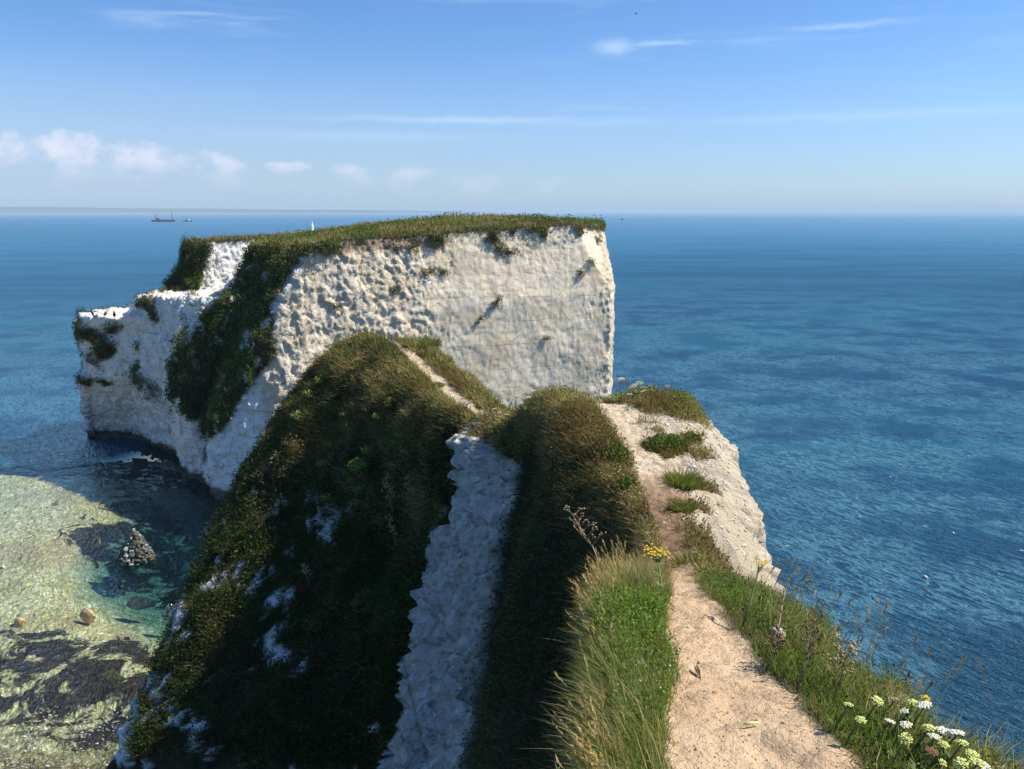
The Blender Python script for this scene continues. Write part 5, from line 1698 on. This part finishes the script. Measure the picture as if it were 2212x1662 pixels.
wh_ = part('wheelhouse', joinm([boxm(-3, 5, -2.2, 2.2, 1.8, 5.0), boxm(-1.5, 3.8, -1.8, 1.8, 5.0, 7.6)]), M_CABIN, tb, False)
part('window', boxm(-1.1, 3.4, -1.86, -1.80, 6.0, 6.9), M_HULL, wh_, False)
part('mast', tube_np([(2, 0, 7.5), (2, 0, 10)], [.25, .15], 6), M_HULL, tb)
part('winch', boxm(-6.5, -3.5, -1.3, 1.3, 1.5, 3.2), M_HULL, tb, False)
p = sea(676, 513)
sb = root('sailboat', (p[0], p[1], 0), 'sailing boat with pale sails, its hull hidden behind the turf of the stack', 'sailboat', None, 1.2)
part('hull', hull_mesh(11, 3.2, 1.1, .45, .2), M_CABIN, sb)
part('mast', tube_np([(.8, 0, .8), (.8, 0, 16.8)], [.12, .08], 6), M_GREY, sb)
part('boom', tube_np([(.8, 0, 2.2), (-4.2, .5, 2.3)], [.09, .07], 6), M_GREY, sb)


def sail(a, b, c, belly, th=.03):
    a, b, c = map(np.array, (a, b, c))
    V, ii_ = [], {}
    n = 8
    for i in range(n + 1):
        for j in range(n + 1 - i):
            u, v = i / n, j / n
            q = a * (1 - u - v) + b * u + c * v
            q = q + np.array((0, belly * 27 * u * v * (1 - u - v) / 3 + belly * .6 * u * (1 - u), 0))
            ii_[(i, j)] = len(V)
            V.append(q)
    F = []
    for i in range(n):
        for j in range(n - i):
            F.append((ii_[(i, j)], ii_[(i + 1, j)], ii_[(i, j + 1)]))
            if (i + 1, j + 1) in ii_:
                F.append((ii_[(i + 1, j)], ii_[(i + 1, j + 1)], ii_[(i, j + 1)]))
    V = np.array(V)
    m = len(V)
    F = np.array(F)
    return np.concatenate([V, V + (0, th, 0)]), np.concatenate([F[:, ::-1], F + m])


part('mainsail', sail((.7, 0, 2.4), (-4.1, .5, 2.4), (.7, 0, 16.2), .5), M_SAIL, sb)
part('jib', sail((1.0, 0, 1.8), (5.2, 0, 1.3), (.95, 0, 14.5), .4), M_SAIL, sb)
p = sea(1344, 475.5)
mb = root('motorboat', (p[0], p[1], 0), 'tiny dark motorboat alone near the horizon, right of the stack', 'boat', None, 3.1)
part('hull', hull_mesh(8, 2.8, 1.6, .35, .3), M_HULL, mb)
part('cabin', boxm(-2, 1.6, -1.1, 1.1, 1.5, 4.0), M_HULL, mb, False)

# ---------------------------------------------------------------- far coast
n = 700
xs = np.linspace(-13500, 600, n)
Yc = 11800.0
hgt = 88 * sstep(-xs, -300, 9000) ** .6 + 12
pp = np.stack([xs, 0 * xs, 0 * xs], 1)
hgt = hgt * (.86 + .14 * fbm(pp, .0009, 5, 501)) + 5 * fbm(pp, .012, 2, 502)
hgt = hgt * sstep(-xs, -600, 900) + 0.5
cols_ = [np.stack([xs, np.full(n, Yc), np.full(n, -3.)], 1), np.stack([xs, np.full(n, Yc + 30), hgt * .35], 1),
         np.stack([xs, np.full(n, Yc + 200), hgt], 1), np.stack([xs, np.full(n, Yc + 1500), hgt * 1.0], 1), np.stack([xs, np.full(n, Yc + 2000), 0 * xs - 3], 1)]
V = np.stack(cols_, 1).reshape(-1, 3)
ii = np.arange(len(V)).reshape(n, 5)
F = np.stack([ii[:-1, :-1], ii[:-1, 1:], ii[1:, 1:], ii[1:, :-1]], -1).reshape(-1, 4)
m_, t = new_mat('far_land')
P = t.n('ShaderNodeNewGeometry').outputs['Position']
zc = t.n('ShaderNodeSeparateXYZ', ins={0: P}).outputs[2]
c = t.ramp(t.noise(t.map(P, scale=(1, .1, 4)), .01, 5, .7), [(0.35, (.03, .05, .04)), (.6, (.07, .075, .07)), (.75, (.22, .2, .2))])
c = t.mixc(t.math('MULTIPLY', t.math('SUBTRACT', 1.0, t.smooth(zc, 5., 14.)), .7), c, (.36, .34, .31))
b = t.n('ShaderNodeBsdfPrincipled', ins={'Base Color': c, 'Roughness': .95})
t.n('ShaderNodeOutputMaterial', ins={'Surface': b.outputs[0]})
link('far_coast', mesh_np('far_coast', V, F[:, ::-1], m_), kind='structure', label='low hazy line of land along the left horizon')

# ---------------------------------------------------------------- small things on the path
for x, y, Yd, s3, lb in ((1683, 1352, 3.45, (.055, .07, .06), 'bright white chalk lump at the cliff edge above the sea grass'),
                         (1512, 1032, 9.6, (.10, .12, .05), 'greyish chalk lump on the outer corner of the pale ledge'),
                ):
    p = at(x, y, Yd)
    q = link('chalk_lump', stone_mesh(int(x), simple('fresh_chalk', (.70, .67, .58), .9, var=.15, scale=6, bump=.02), ICO3, .8, .3), label=lb, cat='rock', loc=(p[0], p[1], p[2] - .05))
    q.scale = s3
p = at(1623, 1564, 2.42)
gz = ground(p[0], p[1])
o = link('stick', mesh_np('stick', *tube_np([(-.026, 0, 0), (0, .001, .002), (.026, .004, 0)], [.0042, .0048, .0038], 6), simple('pale_wood', (.72, .60, .33), var=.1, scale=40)),
         label='short pale yellow stick lying on the sandy path', cat='stick', loc=(p[0], p[1], gz + .004))
o.rotation_euler = (0, 0, .06)
p = at(1509, 1443, 2.95)
gz = ground(p[0], p[1])
o = root('dead_leaf', (p[0], p[1], gz + .004), 'dry folded leaf blade lying lengthwise on the sandy path', 'leaf')
for s_ in (-1, 1):
    V = np.array([(0, -.05, 0), (s_ * .012, 0, .006), (s_ * .006, .055, .002), (s_ * .001, .05, .0), (s_ * .005, 0, .012)])
    part('blade', (V, np.array([(0, 1, 4), (1, 2, 4), (2, 3, 4), (0, 4, 3)])), M_DRY, o, False)
rq = np.random.default_rng(33)
# scattered grit and bits of straw on the path: uncountable
PW = PATH * sstep(-YV, -6, -5.5) * (YV > 1)
P_, vi = pick(RV2, RF, PW, 2600, 34)
sz_ = rq.uniform(.0012, .0042, len(P_)) * (1 + 1.5 * (rq.random(len(P_)) < .03))
V = (ICO1[0][None] * sz_[:, None, None] * rq.uniform(.6, 1.3, (len(P_), 1, 3)) + P_[:, None]).reshape(-1, 3)
link('grit', mesh_np('grit', V, (np.arange(len(P_))[:, None, None] * 12 + ICO1[1][None]).reshape(-1, 3), simple('grit_stone', (.34, .24, .15), var=.5, scale=60), smooth=False),
     kind='stuff', label='grit and crumbs of soil on the near path')
P_, vi = pick(RV2, RF, PW * (.25 + sstep(np.abs(CI - 7.5), .2, .5)), 420, 35)
a = rq.uniform(0, 6.28, len(P_))
D = np.stack([np.cos(a), np.sin(a), .08 + 0 * a], 1)
parts = [blades(P_ + (0, 0, .003), D, rq.uniform(.01, .05, len(P_)), np.full(len(P_), .0022), np.zeros((len(P_), 3)), pal(['straw', 'brown', 'gold'], [.3, .5, .2], len(P_), rq), 1, 36)]
veg_obj('straw', parts, 'bits of dry straw and twig scattered on the near path')
P_, vi = pick(RV2, RF, PATH * (YV > 7) * (YV < 25) + 0, 500, 37)
sz_ = rq.uniform(.003, .011, len(P_))
V = (ICO1[0][None] * sz_[:, None, None] * rq.uniform(.6, 1.3, (len(P_), 1, 3)) + P_[:, None]).reshape(-1, 3)
link('gravel', mesh_np('gravel', V, (np.arange(len(P_))[:, None, None] * 12 + ICO1[1][None]).reshape(-1, 3), simple('chalk_gravel', (.55, .50, .40), var=.3, scale=30), smooth=False),
     kind='stuff', label='loose chalk gravel on the farther stretches of path')
# pink clover heads in the left bank
P_, vi = pick(RV2, RF, clover, 46, 38)
V, F = joinm([blob(q + np.array((0, 0, .055)) + RN[k] * .02, (.006, .006, .006)) for q, k in zip(P_, vi)])
link('clover_blossom', mesh_np('clover_blossom', V, F, simple('pink_petal', (.62, .38, .46), var=.2, scale=60)), kind='stuff',
     label='tiny pink clover blossoms in the green left bank')

# ---------------------------------------------------------------- air
if True:
    V, F = boxm(-27000, 27000, -27000, 27000, -9.5, 122)
    hm, t = new_mat('haze')
    v = t.n('ShaderNodeVolumePrincipled', ins={'Color': (.66, .86, 1.0, 1), 'Density': 1.0e-4, 'Anisotropy': 0.0})
    t.n('ShaderNodeOutputMaterial', ins={'Volume': v.outputs[0]})
    link('haze', mesh_np('haze', V, F, hm, smooth=False), kind='stuff', label='thin sea haze')
